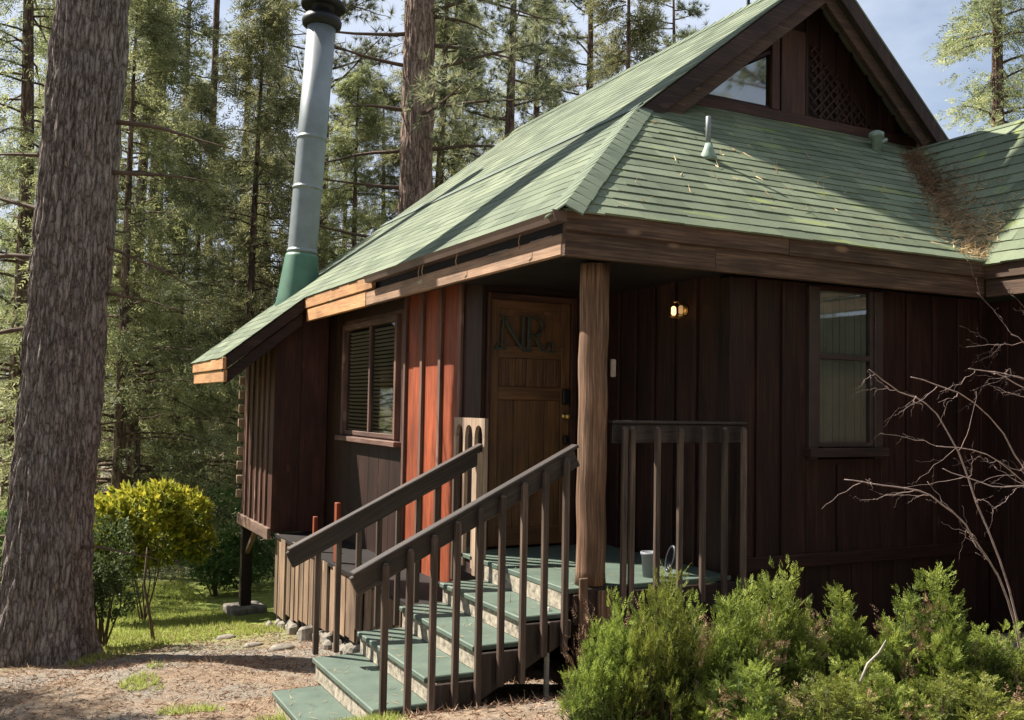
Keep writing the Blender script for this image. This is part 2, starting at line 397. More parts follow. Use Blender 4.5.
# --- shingles
def course_tabs(mb, P, udir, ndir, s0, s1, a_fn, ex, tab, thick, ins=None, clipmin=.02):
    """P(a,s)->point; s up the slope, a along the course"""
    s=s0
    while s<s1-1e-6:
        se=min(s+ex,s1); a0,a1=a_fn(s); b0,b1=a_fn(se)
        lo,hi=max(min(a0,b0),-1e9),max(a1,b1)
        a=lo-random.uniform(0,tab)
        while a<hi:
            an=a+tab*random.uniform(.75,1.25)
            l0=max(a,a0);h0=min(an,a1); l1=max(a,b0);h1=min(an,b1)
            if (h0-l0)>clipmin or (h1-l1)>clipmin:
                if h0<l0: l0=h0=(l0+h0)/2
                if h1<l1: l1=h1=(l1+h1)/2
                t=thick*random.uniform(.75,1.3); dj=random.uniform(-.004,.006)
                p=[P(l0,s-dj),P(h0,s-dj),P(h1,se+.004),P(l1,se+.004)]
                n=ndir
                vs=[p[0]+n*t*random.uniform(.9,1.15),p[1]+n*t*random.uniform(.9,1.15),p[2]+n*.0015,p[3]+n*.0015,p[0]-n*.006,p[1]-n*.006,p[2]-n*.006,p[3]-n*.006]
                mb.add(vs,[(0,1,2,3),(4,5,1,0),(5,6,2,1),(7,4,0,3)])
            a=an
        s+=ex
def build_roof():
    roof=empty('roof',(4.5,7.5,1.3),cabin)
    n=Vector((-PIT,0,1)).normalized()
    # stair-side slope
    mb=MB()
    def Pp(a,s): x=2.08+s; return Vector((x,a,roofP(x)))
    def af(s):
        x=2.08+s
        if x<PX-.05: lo=11.36
        elif x<4.76: lo=FY-.02+(x-PX)
        else: lo=RAKEY-.06
        return lo,FARY
    # porch part first course starts at the gutter; overlapping strips handled by af
    course_tabs(mb,Pp,None,n,0,.944,lambda s:(11.36,FARY),.118,.32,.0045)
    course_tabs(mb,Pp,None,n,.944,RX_-2.08,lambda s:af(max(s,.95)),.118,.32,.0045)
    mb.build('shingle_slope',M['shingle'],roof)
    # front skirt slope
    mb=MB(); nS=Vector((0,-PIT,1)).normalized()
    def Ps(a,s): y=FY-.04+s; return Vector((a,y,EZ+PIT*(y-FY)))
    course_tabs(mb,Ps,None,nS,0,2.12,lambda s:(PX-.03+s,7.02+(s)*.678),.100,.30,.0085)
    mb.build('shingle_slope',M['shinglemoss'],roof)
    # right-hand wing, slope facing the stairs
    mb=MB(); pw=1.18; nW=Vector((-pw,0,1)).normalized()
    def Pw(a,s): x=6.97+s; return Vector((x,a,1.25+pw*(x-7)))
    course_tabs(mb,Pw,None,nW,0,1.31,lambda s:(2.2,FY-.03+max(0,s)/.678+(.0 if s<1.0 else 2*(s-1.0))),.085,.3,.011)
    mb.build('shingle_slope',M['shinglemoss'],roof)
    # wing far slope, main far slopes (seen only from other positions)
    mb=MB()
    mb.prism([(8.26,2.2,2.70),(8.26,7.9,2.70),(10.0,7.9,.9),(10.0,2.2,.9)],(0,0,-.04))
    pr=.9
    mb.prism([(RX_,RAKEY-.05,RZ_),(RX_,FARY,RZ_),(RX_+3.9,FARY,RZ_-3.9*pr),(RX_+3.9,RAKEY-.05,RZ_-3.9*pr)],(0,0,-.04))
    mb.build('far_slope',M['shingle'],roof)
    # sheathing under the shingles
    mb=MB(); d=.012
    mb.prism([(PX+.01,FY+.01,EZ-d),(4.762,RAKEY,roofP(4.762)-d),(4.762,FARY-.02,roofP(4.762)-d),(PX+.01,FARY-.02,EZ-d)],(0,0,-.035))
    mb.prism([(4.765,RAKEY-.03,roofP(4.762)-d),(RX_,RAKEY-.03,RZ_-d),(RX_,FARY-.02,RZ_-d),(4.765,FARY-.02,roofP(4.762)-d)],(0,0,-.035))
    mb.prism([(2.12,11.42,roofP(2.12)-d),(PX,11.42,EZ-d),(PX,FARY-.02,EZ-d),(2.12,FARY-.02,roofP(2.12)-d)],(0,0,-.035))
    mb.prism([(PX+.03,FY+.02,EZ-d),(7.0,FY+.02,EZ-d),(8.4,7.31,EZ+PIT*2.06-d),(5.11,7.31,EZ+PIT*2.06-d)],(0,0,-.035))
    mb.prism([(7.03,2.25,1.25-d),(7.03,5.3,1.25-d),(8.26,7.3,2.73-d),(8.26,2.25,2.73-d)],(0,0,-.035))
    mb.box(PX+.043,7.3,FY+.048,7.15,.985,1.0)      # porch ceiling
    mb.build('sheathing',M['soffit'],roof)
    # hip cap
    mb=MB(); h0=Vector((PX-.05,FY-.07,EZ-.03)); h1=Vector((4.80,RAKEY+.02,2.66)); L_=(h1-h0).length; t=(h1-h0)/L_
    wP=(Vector((0,1,0))-t*t.y).normalized(); wS=(Vector((1,0,0))-t*t.x).normalized()
    # directions inside each roof plane, perpendicular to the hip
    wP=n.cross(t).normalized(); wP = wP if wP.y>0 else -wP
    wS=nS.cross(t).normalized(); wS = wS if wS.x>0 else -wS
    k=0; s=0
    while s<L_-.05:
        e=min(s+.2,L_); a=h0+t*s; b=h0+t*e; up=Vector((0,0,1)); lf=.012+random.uniform(0,.004); W1=.15+random.uniform(-.006,.006)
        vs=[a+up*(lf+.012),a+wP*W1+n*(lf*.7),a+wS*W1*.8+nS*(lf*.7),b+up*.018,b+wP*W1+n*.008,b+wS*W1*.8+nS*.008]
        lo=[v-Vector((0,0,.012)) for v in vs]
        mb.add(vs+lo,[(0,3,4,1),(0,2,5,3),(6,7,10,9),(6,9,11,8),(0,1,7,6),(2,0,6,8),(1,4,10,7),(2,8,11,5)])
        s+=.14
    mb.build('hip_cap',M['cap'],roof)
    # ridge cap
    mb=MB(); y=RAKEY-.08
    while y<FARY:
        mb.prism([(RX_-.14,y,RZ_-.095),(RX_,y,RZ_+.03),(RX_+.14,y,RZ_-.10),(RX_,y,RZ_+.012)],(0,.19,-.008)); y+=.15
    mb.build('ridge_cap',M['cap'],roof)
    # darker strip running along the slope, back from the gable corner
    mb=MB()
    for i in range(12):
        y0=RAKEY-.03+i*.55
        for (xa,xb,l) in ((4.70,4.80,.018),):
            p=[Vector((xa,y0,roofP(xa))),Vector((xb,y0,roofP(xb))),Vector((xb,y0+.56,roofP(xb))),Vector((xa,y0+.56,roofP(xa)))]
            mb.prism([q+n*l for q in p],-n*.014)
    mb.build('flashing',M['shingle_dark'],roof)
    return roof
M['shingle_dark']=plain('dark_roof_strip',(.07,.10,.075),.6,0,.2,6)
roof=build_roof()
# --- fascias
def fasciaset():
    mb=MB()   # front eave, two boards
    mb.box(PX-.012,4.9,FY-.02,FY+.02,1.115,1.252); mb.box(4.903,7.0,FY-.02,FY+.02,1.115,1.252)
    mb.build('fascia_board',M['fascia'],cabin,.006)
    mb=MB(); mb.box(PX,4.25,FY+.0,FY+.045,.952,1.13); mb.box(4.253,7.03,FY+.003,FY+.045,.952,1.13)
    mb.build('fascia_board',M['fascia'],cabin,.006)
    # stair-side eave
    mb=MB(); mb.box(PX-.002,PX+.04,FY+.05,9.15,.965,1.105)
    mb.build('eave_beam',M['eaveboard'],cabin,.006)
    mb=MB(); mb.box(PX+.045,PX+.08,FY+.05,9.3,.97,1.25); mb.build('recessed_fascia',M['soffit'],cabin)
    mb=MB(); mb.box(PX-.02,PX+.02,8.92,11.38,1.115,1.245); mb.box(PX-.006,PX+.036,9.153,11.33,.96,1.11)
    mb.build('eave_board',M['freshwood'],cabin,.006)
    # rake where the eave drops over the bay
    mb=MB()
    x0,x1=2.10,PX-.02
    mb.prism([(x0,11.38,roofP(x0)-.02),(x1,11.38,roofP(x1)-.02),(x1,11.38,roofP(x1)-.17),(x0,11.38,roofP(x0)-.17)],(0,.04,0))
    mb.prism([(x0+.03,11.42,roofP(x0)-.175),(x1,11.42,roofP(x1)-.175),(x1,11.42,roofP(x1)-.33),(x0+.03,11.42,roofP(x0)-.33)],(0,.04,0))
    mb.build('bargeboard',M['barge'],cabin,.005)
    mb=MB(); mb.box(2.09,2.13,11.30,13.4,.36,.50); mb.box(2.11,2.15,11.33,13.4,.215,.355)
    mb.build('eave_board',M['freshwood'],cabin,.006)
    # gable bargeboards
    mb=MB()
    def rake(xa,xb,pit,y,top,dep,th):
        za=RZ_-pit*abs(xa-RX_); zb=RZ_-pit*abs(xb-RX_)
        mb.prism([(xa,y,za-top),(xb,y,zb-top),(xb,y,zb-top-dep),(xa,y,za-top-dep)],(0,th,0))
    rake(4.70,RX_,PIT,RAKEY-.05,.02,.20,.045); rake(RX_+.002,8.86,.9,RAKEY-.05,.02,.20,.045)
    mb.build('bargeboard',M['barge'],cabin,.006)
    mb=MB(); rake(4.95,RX_,PIT,RAKEY+.02,.21,.17,.06); rake(RX_+.002,8.72,.9,RAKEY+.02,.21,.17,.06)
    mb.build('bargeboard',M['fascia2'],cabin,.006)
    mb=MB(); mb.box(7.0,7.04,2.2,5.24,1.10,1.235); mb.box(7.02,7.06,2.2,5.24,.955,1.095)
    mb.build('fascia_board',M['fascia'],cabin,.006)
M['fascia2']=wood('inner_bargeboard',(.035,.021,.017),(.065,.038,.028),(.14,.085,.06),.7,.2,.5)
fasciaset()
# --- gutter along the porch eave
def gutter():
    mb=MB(); prof=[(0,0),(-.075,.0),(-.085,.03),(-.10,.06),(-.092,.062),(-.078,.033),(-.07,.008),(-.004,.008)]
    y0,y1=FY-.02,8.95
    def gp(px_,pz,y): return (PX-.005+px_, y, 1.165+pz+ .0*(y-y0))
    n=len(prof); vs=[gp(a,b,y0) for a,b in prof]+[gp(a,b,y1) for a,b in prof]
    fs=[tuple(range(n))[::-1],tuple(range(n,2*n))]+[(i,(i+1)%n,n+(i+1)%n,n+i) for i in range(n)]
    mb.add(vs,fs)
    # end cap
    mb.prism([gp(0,0,y0-.004),gp(-.08,0,y0-.004),gp(-.105,.07,y0-.004),gp(0,.07,y0-.004)],(0,.008,0))
    g=mb.build('gutter',M['gutter'],cabin)
    for y in (5.75,6.8,7.5,7.58):
        t=MB(); t.tube([(PX-.06,y,1.17),(PX-.07,y+.01,1.11),(PX-.05,y+.03,1.03+random.uniform(0,.05))],.004,5); t.build('hanging_straw',M['needle'],cabin)
gutter()
# --- walls
def board_wall(mb_b, mb_t, axis, fixed, lo, hi, z0, z1fn, bw, tw, face, th=.02):
    """vertical boards, battens over the joints; axis 'x' or 'y' is the run; face = sign of outward normal"""
    a=lo; k=0
    while a<hi-.01:
        b=min(a+bw*random.uniform(.92,1.08),hi)
        zt=min(z1fn(a),z1fn(b))
        zA,zB=z1fn(a),z1fn(b)
        if axis=='x': mb_b.prism([(a+.003,fixed,z0),(b-.003,fixed,z0),(b-.003,fixed,zB),(a+.003,fixed,zA)],(0,-face*th,0))
        else: mb_b.prism([(fixed,a+.003,z0),(fixed,b-.003,z0),(fixed,b-.003,zB),(fixed,a+.003,zA)],(-face*th,0,0))
        if mb_t is not None and b<hi-.05:
            t=tw*random.uniform(.9,1.1); zt=z1fn(b)-.01
            if axis=='x': mb_t.box(b-t/2,b+t/2,fixed+face*.001,fixed+face*.024,z0+.002,zt)
            else: mb_t.box(fixed+face*.001,fixed+face*.026,b-t/2,b+t/2,z0+.002,zt)
        a=b
def walls():
    # front wall, right of the porch
    WY=5.47
    b=MB();t=MB()
    board_wall(b,t,'x',WY,4.56,5.30,-1.15,lambda x:.97,.26,.05,-1)
    board_wall(b,t,'x',WY,6.08,7.38,-1.15,lambda x:.97,.30,.05,-1)
    b.box(5.303,6.077,WY,WY+.02,-1.15,-.36); b.box(5.303,6.077,WY,WY+.02,.93,.97)
    t.box(5.60,5.65,WY-.025,WY-.001,-1.08,-.40)
    wl=b.build('wall',M['siding'],cabin,.003); t.build('batten',M['siding'],wl,.003)
    b=MB();b.box(4.66,7.37,WY-.035,WY-.002,-1.155,-1.06); b.build('belt_board',M['siding'],cabin,.005)
    b=MB();board_wall(b,None,'x',WY+.012,4.56,7.38,-2.4,lambda x:-1.158,.24,.05,-1); b.build('wall',M['siding2'],cabin,.003)
    b=MB();b.box(4.535,4.66,WY-.04,WY+.10,-1.3,.96);b.build('corner_board',M['siding'],cabin,.006)
    # porch side wall (faces the stairs)
    b=MB();t=MB();board_wall(b,t,'y',4.56,5.575,7.16,DECK,lambda y:1.0,.27,.04,-1)
    wl=b.build('wall',M['siding'],cabin,.003); t.build('batten',M['siding'],wl,.003)
    # door wall
    b=MB(); b.box(4.27,4.56,7.16,7.18,DECK,1.1); b.box(3.42,4.27,7.16,7.18,.93,1.1); b.build('wall',M['siding'],cabin)
    # stair-side wall, with the blinded window
    b=MB();t=MB(); X=3.42
    def seg(lo,hi,z0,z1): b.box(X,X+.02,lo,hi,z0,z1)
    ed=[7.165,7.62,8.06,8.50,8.94,9.05]
    for i in range(len(ed)-1):
        if i: b.box(X,X+.02,ed[i]+.003,ed[i+1]-.003,-1.62,1.22)
        if 0<i<5: t.box(X-.03,X-.001,ed[i]-.03,ed[i]+.03,-1.6,1.1)
    q=MB(); q.box(X,X+.02,7.168,7.617,-1.62,1.22); q.box(X-.04,X-.001,7.145,7.25,-1.15,1.1); q.build('corner_board',M['siding'],cabin,.003)  # dark colour on this wall board stands in for the pine trunk's shadow
    wl=b.build('wall',M['redsiding'],cabin,.002); t.build('batten',M['batten'],wl,.003)
    b=MB(); 
    for i in range(6): b.box(X,X+.02,9.053+i*.325,9.373+i*.325,-1.62,-.42)
    b.box(X,X+.02,9.053,11.0,.95,1.22); b.box(X,X+.02,11.003,11.3,-1.62,1.22); b.box(X,X+.02,11.303,11.62,-1.62,1.22)
    wl=b.build('wall',M['siding2'],cabin,.002)  # window section coloured darker than the red boards to stand for shade
    # inner light baffle behind walls
    b=MB(); b.box(3.46,4.5,7.3,7.32,-2.3,1.0); b.box(3.50,3.52,7.3,8.95,-2.3,1.2); b.box(6.2,6.22,5.6,7.1,-2.3,.95);b.box(3.6,9.0,13.2,13.3,-2.9,1.2);b.box(9.5,9.6,3,13.2,-2.6,1.0)
    b.box(3.5,9.5,7.2,13.2,-1.3,-1.25)
    b.build('light_baffle',M['siding'],cabin)
    # wing wall
    b=MB();t=MB();board_wall(b,t,'y',7.38,2.3,5.48,-2.2,lambda y:.96,.30,.05,-1)
    wl=b.build('wall',M['siding'],cabin,.003); t.build('batten',M['siding'],wl,.003)
    # gable wall
    GY=7.3
    b=MB();t=MB()
    gl=lambda x: RZ_-.06-(PIT if x<RX_ else .9)*abs(x-RX_)
    board_wall(b,t,'x',GY,6.62,8.75,2.88,gl,.21,.03,-1)
    b.prism([(5.2,GY,2.88),(5.62,GY,2.88),(5.62,GY,gl(5.62)),(5.2,GY,gl(5.2))],(0,.02,0))
    b.prism([(5.62,GY,gl(5.62)-.22),(6.62,GY,gl(6.62)-.5),(6.62,GY,gl(6.62)),(5.62,GY,gl(5.62))],(0,.02,0))
    wl=b.build('gable_wall',M['siding'],cabin,.002); t.build('batten',M['siding'],wl)
    b=MB(); b.box(5.45,8.6,GY-.05,GY-.003,2.88,2.985); b.build('gable_trim',M['redtrim'],cabin,.005)
    b=MB(); b.box(6.56,6.66,GY-.05,GY-.003,2.987,3.95); b.box(6.70,7.02,GY-.03,GY-.003,2.987,3.85); b.build('gable_post',M['redtrim'],cabin,.005)
    b=MB()   # lattice panel in the gable
    for k in range(-9,14):
        x0=7.08+k*.11
        for sgn in (1,-1):
            pts=[]
            for q in range(30):
                zz=3.0+q*.035; xx=x0+sgn*q*.035
                if 7.08<xx<8.05 and zz<gl(xx)-.45: pts.append((xx,zz))
            if len(pts)>2: b.bar((pts[0][0],GY-.03-.006*sgn,pts[0][1]),(pts[-1][0],GY-.03-.006*sgn,pts[-1][1]),.02,.006,up=(0,1,0))
    b.build('lattice',M['siding'],cabin)
    # gable window
    wroot=empty('gable_window',(6.1,GY,3.0),cabin)
    b=MB()
    b.add([(5.64,GY,3.0),(6.55,GY,3.0),(6.55,GY,3.55),(5.64,GY,3.10)],[(0,1,2,3)]); b.build('pane',M['gableglass'],wroot)
    b=MB(); b.bar((5.62,GY-.02,3.09),(6.55,GY-.02,3.56),.03,.03); b.box(5.63,6.55,GY-.025,GY-.0,2.988,3.015); b.build('frame',M['siding'],wroot)
    b=MB(); b.prism([(5.62,GY+.25,2.9),(6.7,GY+.25,2.9),(6.7,GY+.25,3.6),(5.62,GY+.25,2.95)],(0,.02,0)); b.build('curtain',M['curtain'],wroot)
M['siding2']=wood('lower_and_shaded_siding',(.018,.008,.006),(.036,.015,.010),(.06,.025,.016),.6,.4)
M['redtrim']=wood('red_brown_trim',(.03,.013,.009),(.06,.026,.018),(.10,.048,.033),.6,.25)
walls()
# --- bay
def bay():
    r=empty('bay',(2.76,12.4,-1.6),cabin)
    b=MB();t=MB(); X=2.76; y0,y1=11.6,13.3
    board_wall(b,t,'y',X,y0,y1,-1.56,lambda y:roofP(X)-.06,.28,.05,-1)
    for x0,x1 in ((2.763,3.08),(3.083,3.41)): b.prism([(x0,y0,-1.56),(x1,y0,-1.56),(x1,y0,roofP(x1)-.06),(x0,y0,roofP(x0)-.06)],(0,.02,0))
    b.prism([(2.78,y1,-1.56),(3.4,y1,-1.56),(3.4,y1,roofP(3.4)-.06),(2.78,y1,roofP(2.78)-.06)],(0,.02,0))
    b.box(2.78,3.4,y0+.02,y1,-1.54,-1.50)
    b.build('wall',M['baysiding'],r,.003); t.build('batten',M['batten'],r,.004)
    b=MB(); b.box(X-.045,X-.002,y0-.03,y1+.03,-1.64,-1.5); b.build('sill_beam',M['skirting2'],r,.006)
    for k in range(9):
        b=MB(); b.box(2.70,2.80,y1+.03,y1+.08,-1.3+k*.19,-1.3+k*.19+.11); b.build('board_end',M['palerail'],r,.006)
    b=MB(); b.box(2.76,2.90,y1-.16,y1-.02,-2.72,-1.64); b.build('support_post',M['barge'],r,.006)
    b=MB(); b.bar((2.83,y1-.16,-2.0),(2.83,y1-.62,-1.64),.05,.06); b.build('brace',M['skirting2'],r)
    b=MB(); b.obox((2.83,y1-.1,-2.77),((1,.1,0),(-.1,1,0),(0,0,1)),(.24,.22,.06)); b.build('pier_block',M['stone'],r,.02)
M['skirting2']=wood('sill_timber',(.13,.08,.06),(.2,.13,.1),(.3,.2,.16),.7,.2)
bay()
# --- skirting below the stair-side wall
def skirt():
    b=MB(); y=11.6; X=2.82
    while y>6.9:
        yn=y-random.uniform(.16,.2)
        gap=random.uniform(.004,.03)
        z0=gz(X,y)+.14+random.uniform(0,.04); 
        off=random.choice((0,.0,.022))
        b.box(X-off,X+.018-off,yn+gap,y-gap,z0,-1.57+random.uniform(-.03,.01)); y=yn
    b.build('skirting',M['skirting'],cabin,.003)
    b=MB(); b.box(2.80,3.42,6.9,11.6,-1.60,-1.565); b.build('ledge',M['soffit'],cabin)
    b=MB(); b.box(2.86,2.9,6.9,11.6,-2.8,-1.61); b.build('skirting_backing',M['soffit'],cabin)
    for (ya,yb,zt) in ((9.24,9.32,-.98),(10.02,10.08,-1.2)):
        b=MB(); b.box(2.84,2.88,ya,yb,-1.56,zt); b.build('stub_board',M['redsiding'],cabin,.004)
    b=MB()
    y=11.62
    while y>7.4:
        s=random.uniform(.12,.24); 
        vs=[];q=(2.82+random.uniform(-.07,.05),y-s/2,gz(2.8,y)+.03)
        b.obox(q,((1,random.uniform(-.5,.5),.2),(0,1,random.uniform(-.3,.3)),(0,0,1)),(s*.3,s*.48,s*random.uniform(.3,.6))); y-=s*.95
    b.build('foundation_stone',M['stone'],cabin,.03)
skirt()
# --- windows
def window_front():
    Y=5.47; r=empty('window',(5.69,Y,.35),cabin)
    x0,x1,z0,z1=5.39,5.99,-.27,.95
    f=MB(); f.box(5.303,x0,Y-.03,Y+.04,-.36,.95); f.box(x1,6.077,Y-.03,Y+.04,-.36,.95)
    f.box(x0,x0+.035,Y-.015,Y+.04,z0,z1);f.box(x1-.035,x1,Y-.015,Y+.04,z0,z1);f.box(x0+.036,x1-.036,Y-.015,Y+.03,.40,.44)
    f.box(x0+.036,x1-.036,Y-.012,Y+.04,z0,z0+.035)
    f.build('frame',M['frame'],r,.004)
    s=MB(); s.box(5.28,6.1,Y-.075,Y-.0,-.345,-.275); s.build('sill',M['barge'],r,.006)
    p=MB(); p.add([(x0+.036,Y+.01,.442),(x1-.036,Y+.01,.442),(x1-.036,Y+.01,z1-.002),(x0+.036,Y+.01,z1-.002)],[(0,1,2,3)]); p.build('pane',M['glass'],r)
    p=MB(); p.add([(x0+.036,Y+.004,z0+.037),(x1-.036,Y+.004,z0+.037),(x1-.036,Y+.004,.398),(x0+.036,Y+.004,.398)],[(0,1,2,3)]); p.build('pane',M['glass'],r)
    c=MB(); n=26
    for i in range(n):
        a=x0+(x1-x0)*i/n; c.box(a,a+(x1-x0)/n*1.0,Y+.030+.003*math.sin(i*1.9),Y+.034+.003*math.sin(i*1.9),z0,z1)
    c.build('curtain',M['curtain'],r)
window_front()
def window_side():
    X=3.42; y0,y1,z0,z1=9.12,10.92,-.36,.90; r=empty('window',(X,10,.2),cabin)
    f=MB(); f.box(X-.05,X+.03,y0,y0+.06,z0,z1); f.box(X-.05,X+.03,y1-.06,y1,z0,z1); f.box(X-.04,X+.03,y0+.062,y1-.062,z1-.06,z1)
    f.box(X-.02,X+.03,y0+.062,y1-.062,z0+.0,z0+.05); f.box(X-.02,X+.03,10.0,10.05,z0+.052,z1-.062)
    f.box(X-.001,X+.02,y1+.001,11.0,-.42,.95); f.box(X-.001,X+.02,9.055,y0-.001,-.42,.95); f.box(X-.001,X+.02,y0,y1,-.42,z0-.001); f.box(X-.001,X+.02,y0,y1,z1+.001,.95)
    f.build('frame',M['batten'],r,.005)
    s=MB(); s.box(X-.09,X-.0,9.02,11.0,-.43,-.375); s.build('sill',M['batten'],r,.006)
    for ya,yb in ((y0+.061,9.999),(10.051,y1-.061)):
        p=MB(); p.add([(X+.004,ya,z0+.051),(X+.004,ya,z1-.061),(X+.004,yb,z1-.061),(X+.004,yb,z0+.051)],[(0,1,2,3)]); p.build('pane',M['glass'],r)
    b=MB()
    z=z0+.06
    while z<z1-.08:
        b.obox((X+.035,(y0+y1)/2,z),((0,1,0),(1,0,-.9),(.9,0,1)),((y1-y0)/2-.07,.016,.0015)); z+=.042
    b.build('blind',M['blind'],r)
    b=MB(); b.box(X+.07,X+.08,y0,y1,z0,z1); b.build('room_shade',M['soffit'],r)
window_side()
# --- door
def door():
    r=empty('door',(3.85,7.16,DECK),cabin); Y=7.15
    f=MB(); f.box(3.425,3.455,Y-.04,Y+.03,DECK,.93); f.box(4.215,4.265,Y-.04,Y+.03,DECK,.93); f.box(3.456,4.214,Y-.04,Y+.03,.88,.93); f.build('frame',M['redtrim'],r,.004)
    d=MB(); x0,x1=3.457,4.213; z0,z1=DECK+.02,.878
    d.box(x0,x1,Y+.004,Y+.03,z0,z1,r=.5)
    def pr(a,b,c,e,h=.014): d.box(a,b,Y-h,Y+.003,c,e)
    pr(x0,x0+.08,z0,z1); pr(x1-.08,x1,z0,z1)
    pr(x0+.081,x1-.081,z1-.07,z1); pr(x0+.081,x1-.081,.40,.50); pr(x0+.081,x1-.081,.05,.16); pr(x0+.081,x1-.081,z0,z0+.15)
    xm=(x0+x1)/2; pr(xm-.035,xm+.035,.161,.399); 
    for i in range(4):
        a=x0+.083+i*.0738*2; pr(a,a+.143,-1.0+.0,.048,.006)
    for i in range(8):
        for (a,b) in ((x0+.083,xm-.037),(xm+.037,x1-.083)):
            w_=(b-a)/8; pr(a+i*w_+.002,a+(i+1)*w_-.002,.163,.397,.004)
    # shallow arched head above the letters
    for i in range(14):
        u0,u1=i/14,(i+1)/14; h=lambda u:.70+.09*math.sin(math.pi*u)
        d.prism([(x0+.081+.594*u0,Y-.010,h(u0)),(x0+.081+.594*u1,Y-.010,h(u1)),(x0+.081+.594*u1,Y-.010,z1-.071),(x0+.081+.594*u0,Y-.010,z1-.071)],(0,.012,0),r=.5)
    d.build('panel',M['door'],r,.003)
    # metal letters N R
    n=MB(); y=Y-.03
    S=1/ (7.2*127) # zoomed pixel -> metres on the door
    def P(a,b): return (3.437+ (a-58)*.00128, y, .905-(b-70)*.00118)
    def st(a,b,w=.016): n.bar(P(*a),P(*b),w,.014,up=(0,1,0))
    st((160,228),(300,440),.026); st((160,228),(150,430),.014); st((305,205),(302,430),.022)
    st((95,438),(185,438),.02); st((95,438),(130,400),.014); st((130,205),(195,228),.014)
    st((345,205),(345,440),.026); st((280,205),(330,205),.014); st((300,448),(372,448),.016)
    import itertools
    prev=None
    for i in range(11):
        th=math.pi/2-math.pi*i/10; q=(385+62*math.cos(th),270-66*math.sin(th))
        if prev: st(prev,q,.022)
        prev=q
    st((345,204),(385,204),.018); st((345,336),(385,336),.018); st((385,336),(448,446),.024)
    st((448,446),(480,440),.014); st((505,376),(482,430),.016); st((528,376),(530,446),.014); st((482,446),(545,446),.016)
    n.build('door_letters',M['letters'],r,.003)
    h=MB(); h.box(4.135,4.20,Y-.05,Y-.014,.02,.15); h.build('deadbolt',M['soot'],r,.01); h=MB(); h.box(4.15,4.19,Y-.055,Y-.014,-.32,-.24); h.build('latch_plate',M['soot'],r,.01)
    h=MB(); h.lathe((4.17,Y-.014,-.08),(0,-1,0),[(.03,0),(.03,.008),(.012,.012),(.012,.035),(.026,.045),(.03,.06),(.02,.075)],14); h.build('handle',M['brass'],r,smooth=True)
door()
# --- porch post
b=MB()
pts=[];rr=[]
for i in range(24):
    z=-1.17+i*(2.13/23); pts.append((3.43+.003*math.sin(i*.7),5.50+.005*math.sin(i*1.3),z)); rr.append(.098+.003*noise.noise(Vector((0,0,i*.45)))+(.006 if i<1 else 0))
b.tube(pts,rr,22); pp=b.build('porch_post',M['post'],cabin,smooth=True)
b=MB(); b.box(3.32,3.56,5.40,5.62,-1.42,-1.175); b.build('post_base',M['barge'],cabin,.006)
# --- deck
def deck():
    r=empty('deck',(3.9,6.3,DECK),cabin)
    b=MB()
    b.box(3.20,4.55,5.42,7.16,DECK-.035,DECK,r=.6)
    b.box(3.20,3.42,7.162,7.30,DECK-.035,DECK,r=.6)
    b.build('deck_floor',M['tread'],r,.004)
    b=MB(); b.box(3.24,3.375,5.385,5.42,-1.40,-1.207); b.box(3.565,4.68,5.385,5.42,-1.40,-1.207); b.box(3.22,3.25,5.43,7.3,-1.32,-1.208); b.build('rim_board',M['barge'],r,.005)
    b=MB(); x=3.3
    while x<4.7: b.box(x,x+.14,5.50,5.52,gz(x,5.5)-.05,-1.41); x+=.147
    b.build('under_deck_boards',M['siding'],r,.003)
    b=MB(); b.tube([(3.12,5.52,gz(3.12,5.5)-.05),(3.12,5.52,-1.3)],.018,10); b.build('standpipe',M['white'],r,smooth=True)
    b=MB(); b.box(3.42,3.54,5.375,5.40,-1.62,-1.19); b.box(3.27,3.33,5.36,5.384,-1.62,-1.10); b.build('apron_board',M['post'],r,.004)
deck()
# --- stairs
TX=[1.62,1.93,2.25,2.565,2.88]; TZ=[-1.93,-1.775,-1.625,-1.47,-1.32]; SY0,SY1=5.42,6.70
def stairs():
    r=empty('stairs',(2.4,6.0,-2.1),cabin)
    xs=TX+[3.20]
    for i,(x,z) in enumerate(zip(TX,TZ)):
        b=MB(); b.box(x-.02,xs[i+1]+.01,SY0-(.25 if i==0 else 0),SY1-(.15 if i==0 else 0),z-.035,z); b.build('tread',M['tread'],r,.006)
    zs=TZ+[DECK]
    for i,x in enumerate(xs):
        z1=zs[i]-.036 if i<5 else DECK-.036; z0=(zs[i-1]+.002) if i>0 else z1-.22
        b=MB(); b.box(x+.005,x+.022,SY0+.01-(.24 if i==0 else 0),SY1-.01-(.15 if i==0 else 0),z0,z1); b.build('riser',M['riser'],r)
    b=MB()   # closed near side: short upright boards following the treads
    for i,(x,z) in enumerate(zip(TX[1:],TZ[1:])):
        nx=(TX+[3.22])[i+2]
        m=2
        for k in range(m):
            a=x+(nx-x)*k/m; e=x+(nx-x)*(k+1)/m
            zb=lambda q:-1.93+(q-2.1)*.50-.10
            b.prism([(a+.004,5.375,min(z-.04,z)),(e-.004,5.375,z-.04),(e-.004,5.375,max(zb(e),-2.2)),(a+.004,5.375,max(zb(a),-2.2))],(0,.03,0))
    b.build('stringer',M['rail'],r,.004)
    b=MB()
    for yy in (6.66,):
        poly=[(1.66,yy,-2.15)]
        for i,(x,z) in enumerate(zip(TX,TZ)):
            poly+=[(x+.03,yy,z-.04),((TX+[3.22])[i+1]+.03,yy,z-.04)]
        poly+=[(3.22,yy,-1.75),(2.3,yy,-2.25)]
        b.prism(poly,(0,.03,0))
    b.build('stringer',M['rail'],r)
stairs()
SL=.4955
